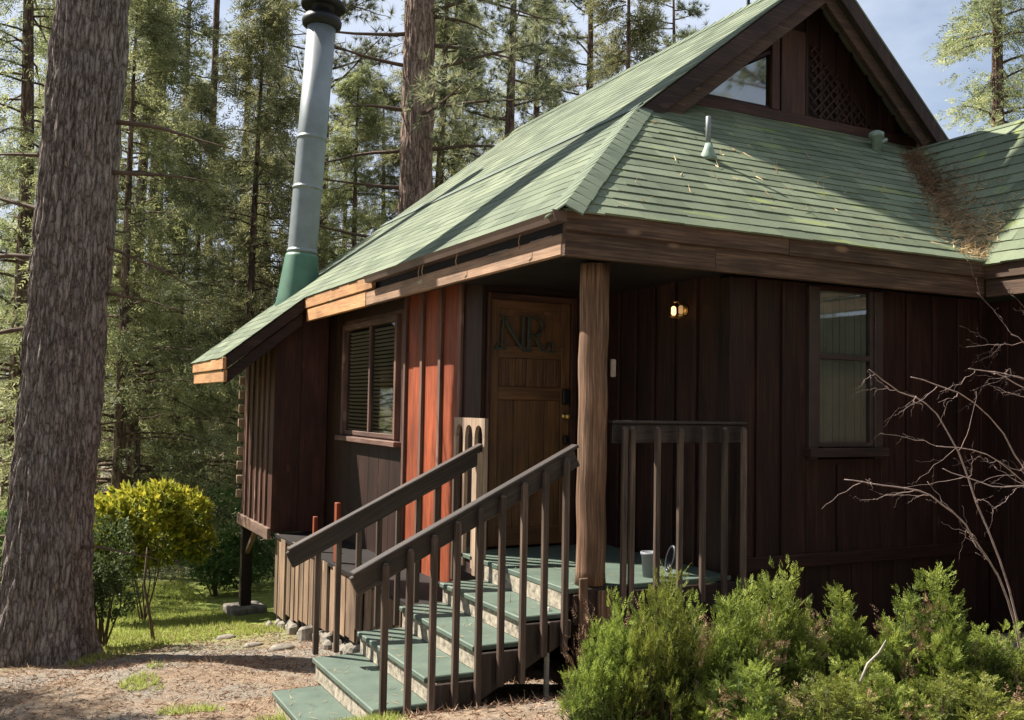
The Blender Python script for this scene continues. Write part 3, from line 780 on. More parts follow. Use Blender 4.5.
def railing(name, ybase, out, x0, x1, zt0, nb0, nbk, step=.15, pale=None):
    r=empty(name,(2.4,ybase,-1.5),cabin)
    b=MB(); d=Vector((1,0,SL)).normalized()
    zt=lambda x: zt0+(x-x0)*SL
    b.bar((x0,ybase,zt(x0)-.012),(x1,ybase,zt(x1)-.012),.075,.024)
    b.build('handrail_cap',M['rail'],r,.005)
    b=MB(); b.bar((x0+.01,ybase,zt(x0+.01)-.088),(x1,ybase,zt(x1)-.088),.036,.118); b.build('handrail',M['rail'],r,.005)
    for k in range(nbk):
        x=nb0+k*step; 
        # tread below
        tz=TZ[0]
        for a,z in zip(TX,TZ):
            if x>a-.01: tz=z
        if x>3.2: tz=DECK
        zb = tz-.24 if out<0 else tz+.002
        zt_=zt(x)-.045
        yy=ybase+out*.040
        b=MB(); b.box(x-.019,x+.019,yy-.019,yy+.019,zb,zt_-.012)
        b.prism([(x-.019,yy-.019,zt_-.012),(x+.019,yy-.019,zt_-.012),(x+.012,yy-.012,zt_),(x-.012,yy-.012,zt_)],(0,.03,0))
        b.build('baluster',M['baluster'],r,.005)
    return r
railing('stair_railing',5.385,-1,1.755,3.235,-.97,1.945,9)
rf=railing('stair_railing',6.72,1,1.725,3.19,-1.015,1.95,8)
b=MB(); b.box(3.15,3.215,6.70,6.765,-1.30,-.36); b.build('end_post',M['palerail'],rf,.006)
# porch rail
r=empty('porch_railing',(4.1,5.43,DECK),cabin)
b=MB(); b.box(3.53,4.68,5.405,5.475,-.105,-.083); b.build('handrail_cap',M['rail'],r,.005)
b=MB(); b.box(3.54,4.66,5.425,5.46,-.235,-.106); b.build('handrail',M['rail'],r,.005)
for x in (3.60,3.66,3.865,4.055,4.25,4.44,4.61):
    b=MB(); b.box(x-.019,x+.019,5.348,5.384,-1.32,-.14); b.prism([(x-.019,5.35,-.14),(x+.019,5.35,-.14),(x+.012,5.36,-.122),(x-.012,5.36,-.122)],(0,.026,0))
    b.build('baluster',M['baluster'],r,.005)
# short arched rail at the far edge of the landing
r=empty('landing_railing',(3.22,6.95,DECK),cabin)
b=MB(); y0,y1=6.70,7.24; n=3; sp=(y1-y0)/n; zt=-.10; za=-.23
for i in range(n):
    a=y0+i*sp; m=10
    for k in range(m):
        u0,u1=a+.02+(sp-.04)*k/m, a+.02+(sp-.04)*(k+1)/m
        h=lambda u: za+.075*math.sqrt(max(0,1-((u-(a+sp/2))/(sp/2-.02))**2))
        b.prism([(3.20,u0,h(u0)),(3.20,u1,h(u1)),(3.20,u1,zt),(3.20,u0,zt)],(.03,0,0),r=.5)
    b.box(3.20,3.23,a-.02,a+.02,za-.02,zt,r=.5)
b.box(3.20,3.23,y1-.02,y1+.02,za-.02,zt,r=.5)
b.build('arched_rail',M['palerail'],r)
for i in range(n+1):
    a=y0+i*sp; b=MB(); b.box(3.20,3.232,a-.02,a+.02,DECK-.1 if i<5 else DECK,za-.021); b.build('baluster',M['palerail'],r,.003)
# --- chimney
def chimney():
    base=Vector((3.36,12.95,1.30)); top=Vector((3.60,13.02,5.20)); ax=(top-base).normalized()
    r=empty('chimney',base,cabin)
    b=MB(); b.lathe(base,ax,[(.30,-.25),(.30,0),(.285,.08),(.225,.66),(.215,.70)],28); b.build('flashing_cone',M['greenmetal'],r,smooth=True)
    b=MB(); R_=.197; prof=[(R_,.62)]
    for h in (.74,1.62,2.32):
        prof+=[(R_,h-.04),(R_,h-.02),(R_+.009,h-.018),(R_+.009,h+.018),(R_,h+.02),(R_,h+.04)]
    prof+=[(R_,3.96)]
    b.lathe(base,ax,prof,32); b.build('pipe',M['galv'],r,smooth=True)
    b=MB(); b.lathe(base,ax,[(.19,3.90),(.265,3.94),(.275,4.00),(.24,4.07),(.17,4.09),(.15,4.12),(.15,4.20),(.17,4.22),(.30,4.20),(.31,4.25),(.22,4.33),(.05,4.4)],28); b.build('cap',M['soot'],r,smooth=True)
chimney()
# --- vent pipes on the front slope
def vent(x,y,h,rr,mat,lean):
    z=EZ+PIT*(y-FY); r=empty('vent_pipe',(x,y,z),cabin)
    b=MB(); b.lathe((x,y,z-.02),(lean,-.05,1),[(.075,0),(.07,.03),(rr+.02,.09),(rr+.006,.14)],16); b.build('flashing',M['white2'],r,smooth=True)
    b=MB(); b.lathe((x,y,z-.02),(lean,0,1),[(rr,.1),(rr,h),(rr*.8,h+.004)],14); b.build('pipe',mat,r,smooth=True)
M['white2']=plain('pale_green_flashing',(.22,.30,.24),.6,0,.2,20)
vent(4.95,6.22,.36,.022,M['galv'],.0)
r=empty('roof_vent',(7.72,7.05,2.7),cabin)
b=MB(); b.lathe((7.72,7.0,2.62),(0,0,1),[(.05,0),(.05,.17),(.075,.18),(.075,.23),(.04,.25)],16); b.build('vent_cap',M['white2'],r,smooth=True)
b=MB(); b.tube([(7.72,7.0,2.74),(7.86,7.0,2.80)],.022,10); b.build('elbow',M['white2'],r)
# finials on the ridge
for (x,y) in ((RX_+.10,RAKEY+.0),(RX_-.02,8.1)):
    b=MB(); b.tube([(x,y,RZ_-.12),(x,y,RZ_+.2)],.02,8); b.build('ridge_finial',M['soot'],cabin)

# ------------------------------------------------------------------ small things on the porch
def lamp():
    r=empty('wall_lantern',(4.50,5.99,.70),label='small brass wall lantern glowing faintly in the dark porch',cat='wall lamp')
    b=MB(); b.lathe((4.558,5.99,.76),(-1,0,0),[(.045,0),(.045,.012),(.02,.02)],16); b.build('backplate',M['brass'],r,smooth=True)
    b=MB(); b.tube([(4.54,5.99,.76),(4.49,5.99,.82),(4.45,5.99,.815)],.007,8); b.build('arm',M['brass'],r,smooth=True)
    for dy in (-.09,.0):
        b=MB(); b.lathe((4.45,5.99+dy,.69),(0,0,1),[(.018,0),(.03,.01),(.032,.02),(.022,.022)],14); b.build('cup',M['brass'],r,smooth=True)
        m,N,L,bs=newmat('warm_glass'); bs.inputs['Base Color'].default_value=(.8,.55,.3,1); bs.inputs['Emission Color'].default_value=(1,.55,.22,1); bs.inputs['Emission Strength'].default_value=(1.1 if dy==0 else .12)
        b=MB(); b.lathe((4.45,5.99+dy,.712),(0,0,1),[(.010,0),(.019,.015),(.018,.06),(.009,.07)],14); b.build('glass_shade',m,r,smooth=True)
    b=MB(); b.tube([(4.45,5.90,.70),(4.46,5.94,.685),(4.45,5.99,.70)],.005,6); b.build('arm',M['brass'],r,smooth=True)
lamp()
b=MB(); b.box(3.535,3.575,5.44,5.46,.205,.325); o=b.build('wall_plate',M['plate'],None,.006); tag(o,'small weathered plate fixed to the right side of the log porch post','plate')
# grey pot and coiled hose on the deck
r=empty('plant_pot',(3.98,5.56,DECK),label='small grey pot standing on the green porch deck behind the railing',cat='pot')
b=MB(); b.lathe((3.98,5.60,DECK+.001),(0,0,1),[(.05,0),(.062,.15),(.068,.152),(.068,.17),(.058,.17),(.05,.03)],20); b.build('pot_body',M['greycan'],r,smooth=True)
b=MB(); b.lathe((3.98,5.60,DECK+.14),(0,0,1),[(.055,0),(.02,.012)],16); b.build('soil',M['stem'],r)
b=MB()
for k in range(4):
    pts=[]; R0=.085-.012*k
    for i in range(25):
        th=2*math.pi*i/24; pts.append((4.17+.35*(R0)*math.sin(th)*.8+.012*k,5.62+R0*math.cos(th)*.5,DECK+.11+R0*math.sin(th)))
    b.tube(pts,.011,8,cap=False)
o=b.build('garden_hose',M['rubber'],None,smooth=True); tag(o,'black coiled garden hose leaning on the green deck behind the porch railing','hose')

# ------------------------------------------------------------------ foliage tools
def leaves(P, D, n_per, length, width, spread, droop=0., shape='tri', rndv=None, cup=0):
    """numpy leaf faces: for each point P with axis D, n_per blades"""
    m=len(P); P=np.repeat(P,n_per,0); D=np.repeat(D,n_per,0)
    d=D+RS.normal(0,spread,(m*n_per,3)); d[:,2]-=droop; d/=np.linalg.norm(d,axis=1)[:,None]+1e-9
    q=RS.normal(0,1,(m*n_per,3)); s=np.cross(d,q); s/=np.linalg.norm(s,axis=1)[:,None]+1e-9
    l=(length*RS.uniform(.6,1.25,(m*n_per,1))); w=width*RS.uniform(.7,1.3,(m*n_per,1))
    if shape=='tri':
        V=np.stack([P-s*w/2,P+s*w/2,P+d*l],1).reshape(-1,3); F=np.arange(len(V)).reshape(-1,3)
        k=3
    else:
        mid=P+d*l*.45
        V=np.stack([P,mid+s*w/2,P+d*l,mid-s*w/2],1).reshape(-1,3); F=np.arange(len(V)).reshape(-1,4); k=4
    if rndv is None: R=RS.uniform(0,1,m*n_per)
    else: R=np.clip(np.repeat(rndv,n_per)+RS.normal(0,.12,m*n_per),0,1)
    return V.astype(np.float32),F,np.repeat(R,k).astype(np.float32)
def fronds(P,D,m_,L_,l,w,spread,rndv,droop=0.):
    n=len(P); d=D+RS.normal(0,spread,(n,3)); d[:,2]-=droop; d/=np.linalg.norm(d,axis=1)[:,None]+1e-9
    q=RS.normal(0,1,(n,3)); s=np.cross(d,q); s/=np.linalg.norm(s,axis=1)[:,None]+1e-9
    Ls=L_*RS.uniform(.6,1.2,(n,1)); VV=[];RR=[]
    for j in range(m_):
        f=j/m_; b=P+d*Ls*f; 
        for sg in ((1,-1) if j<m_-1 else (0,)):
            a=d*.75+s*sg*.75*(1-.4*f)+RS.normal(0,.10,(n,3)); a/=np.linalg.norm(a,axis=1)[:,None]+1e-9
            ll=l*(1-.45*f)*RS.uniform(.7,1.2,(n,1)); nn=np.cross(a,np.cross(d,s)+RS.normal(0,.35,(n,3))); nn/=np.linalg.norm(nn,axis=1)[:,None]+1e-9
            mid=b+a*ll*.4
            VV.append(np.stack([b,mid+nn*w/2,b+a*ll,mid-nn*w/2],1)); RR.append(np.clip(rndv+.10*f+RS.normal(0,.08,n),0,1))
    V=np.concatenate(VV).reshape(-1,3); R=np.repeat(np.concatenate(RR),4)
    return V.astype(np.float32),np.arange(len(V)).reshape(-1,4),R.astype(np.float32)
def crown_pts_pine(H, z0, nb, Lmax, up, ntuft, mb, r0):
    P=[];D=[];R=[]
    for i in range(nb):
        u=(i+random.random())/nb; z=z0+(H-z0)*u; az=random.uniform(0,2*math.pi)
        Lb=Lmax*(1-u)**.65*random.uniform(.55,1.1)+.25
        dirv=Vector((math.cos(az),math.sin(az),up+random.uniform(-.15,.2))).normalized()
        pts=[Vector((0,0,z))]; 
        for k in range(6):
            dirv=(dirv+Vector((random.uniform(-.15,.15),random.uniform(-.15,.15),random.uniform(-.05,.13)))).normalized()
            pts.append(pts[-1]+dirv*Lb/6)
        mb.tube(pts,[.035*(1-j/7.5)*(1-u*.5)*(H/14) for j in range(7)],5)
        tone=random.random()
        for k in range(ntuft):
            t=random.uniform(.3,1)**.8; j=min(5,int(t*6)); p=pts[j].lerp(pts[j+1],t*6-j)
            side=Vector((random.gauss(0,1),random.gauss(0,1),random.gauss(0,.55)+.25)).normalized(); off=side*random.uniform(.05,.38)*(.6+Lb*.25)
            e=p+off
            if random.random()<.35: mb.tube([p,e],[.008,.004],3,cap=False)
            P.append(e); D.append((off.normalized()+Vector((0,0,.3)))); R.append(min(1,max(0,tone*.6+random.uniform(0,.4))))
    return np.array(P),np.array(D),np.array(R)
def crown_pts_cedar(H, z0, nb, Lmax, nsp, mb):
    P=[];D=[];R=[]
    for i in range(nb):
        u=((i+random.random())/nb); z=z0+(H-z0)*u; az=random.uniform(0,2*math.pi)
        Lb=Lmax*(1-u)**.8*random.uniform(.5,1.15)+.2
        a=Vector((math.cos(az),math.sin(az),0)); pts=[Vector((0,0,z))]; el=random.uniform(-.1,.35)
        for k in range(6):
            dv=(a+Vector((random.uniform(-.12,.12),random.uniform(-.12,.12),el-.10*k))).normalized(); pts.append(pts[-1]+dv*Lb/6)
        mb.tube(pts,[.028*(1-j/7.5)*(1-u*.5)*(H/12) for j in range(7)],4)
        tone=random.random(); sd=a.cross(Vector((0,0,1)))
        for k in range(nsp):
            t=random.uniform(.15,1); j=min(5,int(t*6)); p=pts[j].lerp(pts[j+1],t*6-j)
            wd=.42*Lb*(1.1-t)*random.uniform(-1,1)
            e=p+sd*wd+a*abs(wd)*.5+Vector((0,0,-abs(wd)*.25+random.gauss(0,.06)))
            P.append(e); D.append((a*.7+sd*(1 if wd>0 else -1)*.6+Vector((0,0,-.25))).normalized()); R.append(min(1,max(0,tone*.55+random.uniform(0,.45))))
    return np.array(P),np.array(D),np.array(R)
def trunk_mesh(mb,H,r0,lean=0.,n=10):
    pts=[(lean*z*.06+.05*math.sin(z*.4),.04*math.cos(z*.5),z-.3) for z in np.linspace(0,H,16)]
    mb.tube(pts,[r0*(1-.9*(i/15)) + (r0*.35 if i==0 else 0) for i in range(16)],n)
PROTO={}
def make_proto(key, kind, H, z0, nb, Lmax, cnt, r0, seed, leafn, leafl, leafw, spread, shape):
    random.seed(seed); RS.seed(seed)
    root=empty(key.split('#')[0],(0,0,0)); mb=MB(); trunk_mesh(mb,H,r0)
    # dead lower branches
    for i in range(14):
        z=random.uniform(1,z0+3); az=random.uniform(0,6.28); l=random.uniform(.4,1.8); a=Vector((math.cos(az),math.sin(az),random.uniform(-.25,.25)))
        mb.tube([Vector((0,0,z)),Vector((0,0,z))+a*l*.5,Vector((0,0,z))+a*l+Vector((0,0,random.uniform(-.2,.2)))],[.02,.013,.004],4)
    if kind=='pine': P,D,R=crown_pts_pine(H,z0,nb,Lmax,.15,cnt,mb,r0)
    else: P,D,R=crown_pts_cedar(H,z0,nb,Lmax,cnt,mb)
    if kind=='pine': V,F,Rv=leaves(P,D,leafn,leafl,leafw,spread,0,shape,R)
    else:
        P=np.repeat(P,2,0)+RS.normal(0,.10,(len(P)*2,3)); D=np.repeat(D,2,0); R=np.repeat(R,2)
        V,F,Rv=fronds(P,D,5,leafl*2.3,leafl*.85,leafw*.42,.45,R,.1)
    t=mb.build('trunk',M['barkfar'],root)
    c=mesh_obj('crown',V,F,M['pine'] if kind=='pine' else M['cedar'],root,Rv,local=True)
    KIDS[root.name]=[t,c]; PROTO[key]=root; root['used']=0
    return root
make_proto('pine_tree#a','pine',17,4.0,64,3.0,26,.24,1,24,.22,.016,.75,'tri')
make_proto('pine_tree#b','pine',20,6.5,60,3.4,28,.30,2,24,.24,.017,.75,'tri')
make_proto('cedar_tree#a','cedar',13,.9,110,2.5,40,.17,3,13,.12,.05,.55,'quad')
make_proto('cedar_tree#b','cedar',17,1.6,120,3.0,42,.22,4,12,.13,.055,.55,'quad')
make_proto('cedar_tree#c','cedar',9,.4,90,2.0,34,.11,5,13,.11,.045,.6,'quad')
def place_tree(key, x, y, s, label, group=None, rz=None):
    p=PROTO[key]
    if not p['used']: o=p; p['used']=1
    else: o=copy_tree(p)
    o.location=(x,y,gz(x,y)); o.scale=(s,s,s); o.rotation_euler=(random.uniform(-.02,.02),random.uniform(-.02,.02),random.uniform(0,6.28) if rz is None else rz)
    tag(o,label,'tree',group)
    return o
random.seed(21)
bgt=[ # key, px, depth, scale, label
('cedar_tree#a',135,17,1.0,'bushy cedar standing just right of the big foreground trunk'),
('cedar_tree#b',195,22,.62,'tall feathery cedar behind the yellow laurel bush'),
('cedar_tree#c',232,25,1.05,'low dark cedar just left of the cabin bay'),
('pine_tree#a',172,27,1.0,'slim bare-stemmed pine seen high between the big trunk and the chimney'),
('pine_tree#b',322,23,.9,'dark slim pine stem directly right of the stovepipe'),
('cedar_tree#b',268,26,.85,'tall light green cedar left of the stovepipe'),
('cedar_tree#a',352,21,.8,'full light green cedar between the stovepipe and the thick pine trunk'),
('pine_tree#a',497,24,1.05,'reddish pine trunk rising above the middle of the green roof'),
('cedar_tree#b',540,29,1.05,'feathery cedar behind the roof ridge, right of the reddish pine'),
('pine_tree#b',590,30,1.0,'greenish pine above the upper roof slope'),
('cedar_tree#a',628,26,1.25,'yellow-green tree crown peeping over the upper roof'),
('pine_tree#a',668,33,1.1,'thin pine nearest to the cabin gable peak on its left'),
('cedar_tree#b',455,31,1.1,'pale cedar crown between the two pine trunks over the roof'),
('cedar_tree#b',20,20,1.1,'feathery cedar at the left edge behind the big trunk'),
('cedar_tree#a',75,27,1.3,'cedar crown showing either side of the big foreground trunk'),
('cedar_tree#b',1003,19,1.0,'leafy tree beyond the wing roof at the right edge'),
('cedar_tree#c',118,15,1.1,'low dense cedar closest behind the big trunk'),
('cedar_tree#a',175,19,.6,'mid-height cedar right above the laurel bush'),
('cedar_tree#c',250,20,1.3,'dense cedar directly behind the bay corner of the cabin'),
('cedar_tree#a',385,25,.9,'cedar touching the left side of the thick trunk over the roof'),
('cedar_tree#b',430,24,.95,'cedar right behind the thick trunk over the roof'),
]
for k,px,dp,s,lb in bgt:
    x,y=at(px,dp); place_tree(k,x,y,s,lb,'trees standing behind the cabin')
# deeper forest
def far_label(px,row,key):
    where=next(t for lim,t in ((20,'left of the big trunk'),(70,'behind the big trunk'),(125,'behind the big trunk on its right'),(175,'just right of the big trunk'),(225,'above the laurel'),(285,'left of the stovepipe'),(340,'behind the stovepipe'),(395,'right of the stovepipe'),(430,'behind the thick trunk over the roof'),(500,'right of the thick trunk over the roof'),(560,'over the middle of the roof'),(2000,'over the upper roof near the gable')) if px<lim)
    return ('tufted pine in the ' if 'pine' in key else 'feathery cedar in the ')+('nearer','middle','farthest')[row]+' forest row, '+where
fl=['cedar_tree#a','cedar_tree#b','cedar_tree#c','cedar_tree#b','pine_tree#a','cedar_tree#a','cedar_tree#b']
k=0
for row,(dp,n,p0,p1) in enumerate(((33,7,-60,520),(43,8,-60,620),(56,9,-80,720))):
    for i in range(n):
        px=p0+(p1-p0)*(i+random.uniform(.1,.9))/n; d=dp+random.uniform(-4,5); x,y=at(px,d)
        if row==2 and px>600: d+=10
        place_tree(fl[k%7],x,y,random.uniform(.5,.85),far_label(px,row,fl[k%7]),'forest trees far behind the cabin'); k+=1
for lb,x,y,k,s in (('small shade tree left of the picture beside the path',-3.6,11.3,'cedar_tree#c',.92),('second shade tree left of the picture',-5.6,9.6,'cedar_tree#a',.95),
    *[(f'{k_[:5]} in the forest ring behind the viewer, {w_}',15*math.cos(a),15*math.sin(a)-1,k_,s_) for a,k_,s_,w_ in ((-2.75,'cedar_tree#b',1.2,'second on the far left'),(-2.35,'cedar_tree#a',1.4,'third from the far left'),(-2.0,'cedar_tree#b',1.3,'left of straight back'),(-1.6,'cedar_tree#a',1.5,'straight back'),(-1.25,'cedar_tree#b',1.3,'just right of straight back'),(-.95,'cedar_tree#a',1.5,'midway to the right'),(-.65,'cedar_tree#b',1.3,'farther to the right'),(-.35,'cedar_tree#a',1.4,'farthest to the right'),(-3.1,'cedar_tree#a',1.2,'first on the far left'))],
    *[(f'low cedar left of the clearing, outside the picture, {w_}',x_,y_,'cedar_tree#a',s_) for x_,y_,s_,w_ in ((-11,3,.8,'second nearest to the viewer'),(-11.5,7,.75,'third from the viewer'),(-12.5,11,.8,'fourth from the viewer'),(-13,15.5,.8,'third from the far end'),(-11,20,.75,'second from the far end'),(-7.5,23,.7,'at the far end'),(-13,-1,.9,'nearest to the viewer'))],
    ('tree standing behind the viewer to the left',-6,-9,'cedar_tree#b',1.1),('tree standing behind the viewer',1.5,-13,'pine_tree#b',1.1),('tree behind the viewer to the right',8,-10,'cedar_tree#a',1.3),
    ('tree far behind the viewer to the right',14,-14,'cedar_tree#b',1.2),('tree far right of the cabin wing',17,-3,'pine_tree#a',1.2),('tree behind the viewer far left',-13,-3,'pine_tree#a',1.1)):
    place_tree(k,x,y,s,lb,'trees around the clearing')
# far wood closing the view
def far_wood():
    RS.seed(5); n=2600; P=[]
    px=RS.uniform(-250,1300,n); d=RS.uniform(68,95,n)
    top=np.where(px<760,RS.uniform(3,15,n),RS.uniform(2,9,n))
    u=RS.uniform(0,1,n)**1.1
    for i in range(n):
        x,y=at(px[i],d[i]); P.append((x,y,-3.2+u[i]*(top[i]+4)))
    P=np.array(P); D=np.tile(np.array([[0,0,.2]]),(n,1))
    P2=np.repeat(P,9,0)+RS.normal(0,1.1,(n*9,3)); D2=RS.normal(0,1,(n*9,3))
    V,F,R=leaves(P2,D2,3,.8,.35,.5,.0,'quad',RS.uniform(0,1,n*9))
    tag(mesh_obj('distant_woods',V,F,M['farleaf'],None,R),'dense dim mass of far conifers closing the view behind the clearing','woods',kind='stuff')
far_wood()

# ------------------------------------------------------------------ thick pine trunk over the roof
def thick_trunk(name,x,y,r0,H,label,lean,seed,nseg=(90,120),disp=.035,branches=(),crown=None,mat='bark',flare=.35):
    random.seed(seed); g0=gz(x,y); root=empty(name,(x,y,g0),label=label,cat='tree')
    na,nh=nseg; V=[];
    for j in range(nh):
        z=-.3+(H+.3)*(j/(nh-1))
        rr=r0*(1-.42*z/H)+r0*flare*math.exp(-max(0,z)/.38)
        for i in range(na):
            th=2*math.pi*i/na
            q=Vector((math.cos(th)*r0*(15 if mat=='bark' else 8),math.sin(th)*r0*(15 if mat=='bark' else 8),z*(1.5 if mat=='bark' else 1.2)))
            v=noise.voronoi(q+Vector((.35*noise.noise(q*1.3),.35*noise.noise(q*1.3+Vector((7,0,0))),.5*noise.noise(q))))[0]
            e=min(1,(v[1]-v[0])*2.2)
            d=disp*(e-.6)+disp*.5*noise.noise(q*3)
            but=r0*.20*math.sin(th*5+1.3+.6*math.sin(th*2))*math.exp(-max(0,z)/.45)
            bend=.24*max(0,z-7)*smooth(7,10,z)*(1 if H==20 and mat=='bark' else 0)  # upper trunk, out of view, bent to move its shadow off the front roof
            V.append((x+math.cos(th)*(rr+d+but)+lean[0]*z+bend*.73,y+math.sin(th)*(rr+d+but)+lean[1]*z+bend*.684,g0+z))
    V=np.array(V,dtype=np.float32)
    i=np.arange(na)[None,:]; j=np.arange(nh-1)[:,None]
    F=np.stack([(j*na+i),(j*na+(i+1)%na),((j+1)*na+(i+1)%na),((j+1)*na+i)],-1).reshape(-1,4)
    t=mesh_obj('trunk',V,F,M[mat],root,smooth=True)
    for (z,az,el,l,rb) in branches:
        mb=MB(); p=Vector((x+lean[0]*z,y+lean[1]*z,g0+z)); a=Vector((math.cos(az),math.sin(az),el)).normalized(); p=p+a*r0*.5
        pts=[p]
        for k in range(7):
            a=(a+Vector((random.uniform(-.12,.12),random.uniform(-.12,.12),random.uniform(-.16,.10)))).normalized(); pts.append(pts[-1]+a*l/7)
        mb.tube(pts,[rb*(1-q/8) for q in range(8)],7)
        for q in range(2,7):
            if random.random()<.6:
                s_=Vector((random.uniform(-1,1),random.uniform(-1,1),random.uniform(-.6,.6))).normalized()
                mb.tube([pts[q],pts[q]+s_*l*.12,pts[q]+s_*l*.2+a*l*.08],[rb*.3,rb*.2,rb*.08],5)
        mb.build('branch',M['stem'],root,smooth=True)
    if crown:
        P=[];D=[];R=[];mb=MB()
        for (z,az,l) in crown:
            a=Vector((math.cos(az),math.sin(az),random.uniform(-.2,.3))).normalized(); p=Vector((x+lean[0]*z,y+lean[1]*z,g0+z)); pts=[p]
            for k in range(6):
                a=(a+Vector((random.uniform(-.15,.15),random.uniform(-.15,.15),random.uniform(-.1,.08)))).normalized(); pts.append(pts[-1]+a*l/6)
            mb.tube(pts,[.05*(1-q/7) for q in range(7)],5)
            for k in range(60):
                t_=random.uniform(.2,1); q=min(5,int(t_*6)); b_=pts[q].lerp(pts[q+1],t_*6-q)
                off=Vector((random.gauss(0,.3),random.gauss(0,.3),random.gauss(0,.22))); P.append(b_+off); D.append(off.normalized()+a*.5); R.append(random.random())
        mb.build('limbs',M['stem'],root)
        V,F,Rv=leaves(np.array(P),np.array(D),24,.24,.014,.7,0,'tri',np.array(R)); mesh_obj('crown',V,F,M['pine'],root,Rv)
    return root
x,y=.31,10.50
# towards picture-left is azimuth ~153 deg, picture-right ~-27 deg
brs=[(3.2,2.6,.05,1.2,.03),(3.9,2.75,.0,1.5,.035),(4.3,2.5,.2,1.3,.03),(4.75,-.5,.1,1.1,.03),(4.05,-.6,-.05,1.2,.022),(4.9,2.5,.15,1.0,.03),(3.55,-.35,.1,.9,.02),(1.2,2.8,-.05,1.3,.02),(1.1,-.7,-.05,1.2,.018),(5.3,-.45,.0,1.4,.03),(2.2,-.3,.2,.8,.015)]
thick_trunk('pine_tree',x,y,.385,20,'huge grey furrowed pine trunk in the left foreground with short dead branches',(.036,-.018),31,(300,640),.045,brs,[],flare=.30)
x,y=at(412,19.5)
brs=[(z,random.choice((2.7,2.5,2.9,-.4)),random.uniform(-.1,.25),random.uniform(1.2,3.2),.045) for z in (6.3,7.4,8.2,9.0,9.9,10.6,11.0)]
thick_trunk('pine_tree',x,y,.40,20,'thick pale pine trunk rising behind the green roof right of the stovepipe',(.0,.0),32,(120,260),.04,brs,[(z,a,3.0) for z,a in ((8.2,-.6),(9,-.3),(9.8,-.9),(10.4,-.2),(11,-.7),(11.6,-.4),(12.4,3),(13,-1),(8.9,-1.6))],'barkpale')
# understory trunks seen under the crowns
for px,dp,r0,lb in ((154,21,.19,'brown trunk standing above the yellow laurel bush'),(205,25,.13,'slender dark trunk between the laurel and the cabin bay'),(98,30,.2,'dark trunk at the right flank of the big foreground pine'),(236,31,.16,'narrow trunk close to the left cabin corner')):
    x,y=at(px,dp); thick_trunk('pine_tree',x,y,r0,15,lb,(random.uniform(-.01,.01),0),40+px,(28,60),.02,[(random.uniform(1,6),random.uniform(0,6),random.uniform(-.2,.1),random.uniform(.6,2),.02) for _ in range(7)],None,'barkfar',.2)

# ------------------------------------------------------------------ bushes
def stems(mb,x,y,z,n,h,sp,r=.012):
    for i in range(n):
        a=random.uniform(0,6.28); q=Vector((x+random.uniform(-.05,.05),y+random.uniform(-.05,.05),z-.05)); e=Vector((x+sp*math.cos(a)*random.random(),y+sp*math.sin(a)*random.random(),z+h*random.uniform(.6,1)))
        m=q.lerp(e,.5)+Vector((random.uniform(-.08,.08),random.uniform(-.08,.08),0)); mb.tube([q,m,e],[r,r*.7,r*.3],5)
def blob_pts(cs, n, jit=.12):
    """points near the surface of several ellipsoids (cx,cy,cz,rx,ry,rz)"""
    P=[];D=[];R=[]
    tot=sum(c[3]*c[5] for c in cs)
    for c in cs:
        m=int(n*c[3]*c[5]/tot); v=RS.normal(0,1,(m,3)); v/=np.linalg.norm(v,axis=1)[:,None]
        rr=RS.uniform(.35,1.05,(m,1))**.5
        bump_=np.array([1+.22*noise.noise(Vector(q)*3.1+Vector(c[:3])) for q in v])[:,None]
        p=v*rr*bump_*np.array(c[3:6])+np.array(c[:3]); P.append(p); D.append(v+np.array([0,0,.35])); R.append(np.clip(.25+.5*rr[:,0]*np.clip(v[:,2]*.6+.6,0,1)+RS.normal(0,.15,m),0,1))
    return np.concatenate(P),np.concatenate(D),np.concatenate(R)
def bush(name,x,y,cs,n,mat,label,npl,l,w,spread,shape='quad',nst=8,h=1.0,sp=.4,grp=None):
    z=gz(x,y); root=empty(name,(x,y,z),label=label,cat='bush',group=grp); mb=MB(); stems(mb,x,y,z,nst,h,sp); mb.build('stems',M['stem'],root)
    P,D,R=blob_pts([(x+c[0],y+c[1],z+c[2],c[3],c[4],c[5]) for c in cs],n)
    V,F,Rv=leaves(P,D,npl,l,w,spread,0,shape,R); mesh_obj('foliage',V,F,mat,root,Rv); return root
random.seed(51); RS.seed(51)
x,y=at(152,12.6)
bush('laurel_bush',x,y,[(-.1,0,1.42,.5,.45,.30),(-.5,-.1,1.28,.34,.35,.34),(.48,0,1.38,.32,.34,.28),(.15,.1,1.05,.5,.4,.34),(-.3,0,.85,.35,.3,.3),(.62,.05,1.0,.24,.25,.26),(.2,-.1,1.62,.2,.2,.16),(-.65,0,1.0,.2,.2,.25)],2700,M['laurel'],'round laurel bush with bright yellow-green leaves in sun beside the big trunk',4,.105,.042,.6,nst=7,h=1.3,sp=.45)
x,y=at(112,10.2)
bush('young_shrub',x,y,[(0,0,.95,.28,.28,.45),(.1,0,.55,.25,.25,.3),(-.12,0,.7,.24,.2,.3)],1100,M['bushdark'],'small dark thin-stemmed shrub at the foot of the big trunk',4,.05,.022,.7,nst=12,h=1.1,sp=.25)
x,y=at(222,15)
bush('green_shrub',x,y,[(0,0,.9,.55,.5,.75),(.3,0,.6,.45,.4,.5),(.75,.4,.7,.5,.4,.6)],3400,M['softgreen'],'soft green shrub in front of the cabin bay post',5,.07,.022,.6,nst=8,h=1.2,sp=.4)
x,y=at(30,12.5)
bush('green_shrub',x-.3,y,[(0,0,.8,.6,.5,.6)],1500,M['softgreen'],'green shrub behind the left flank of the big trunk',5,.08,.03,.6)
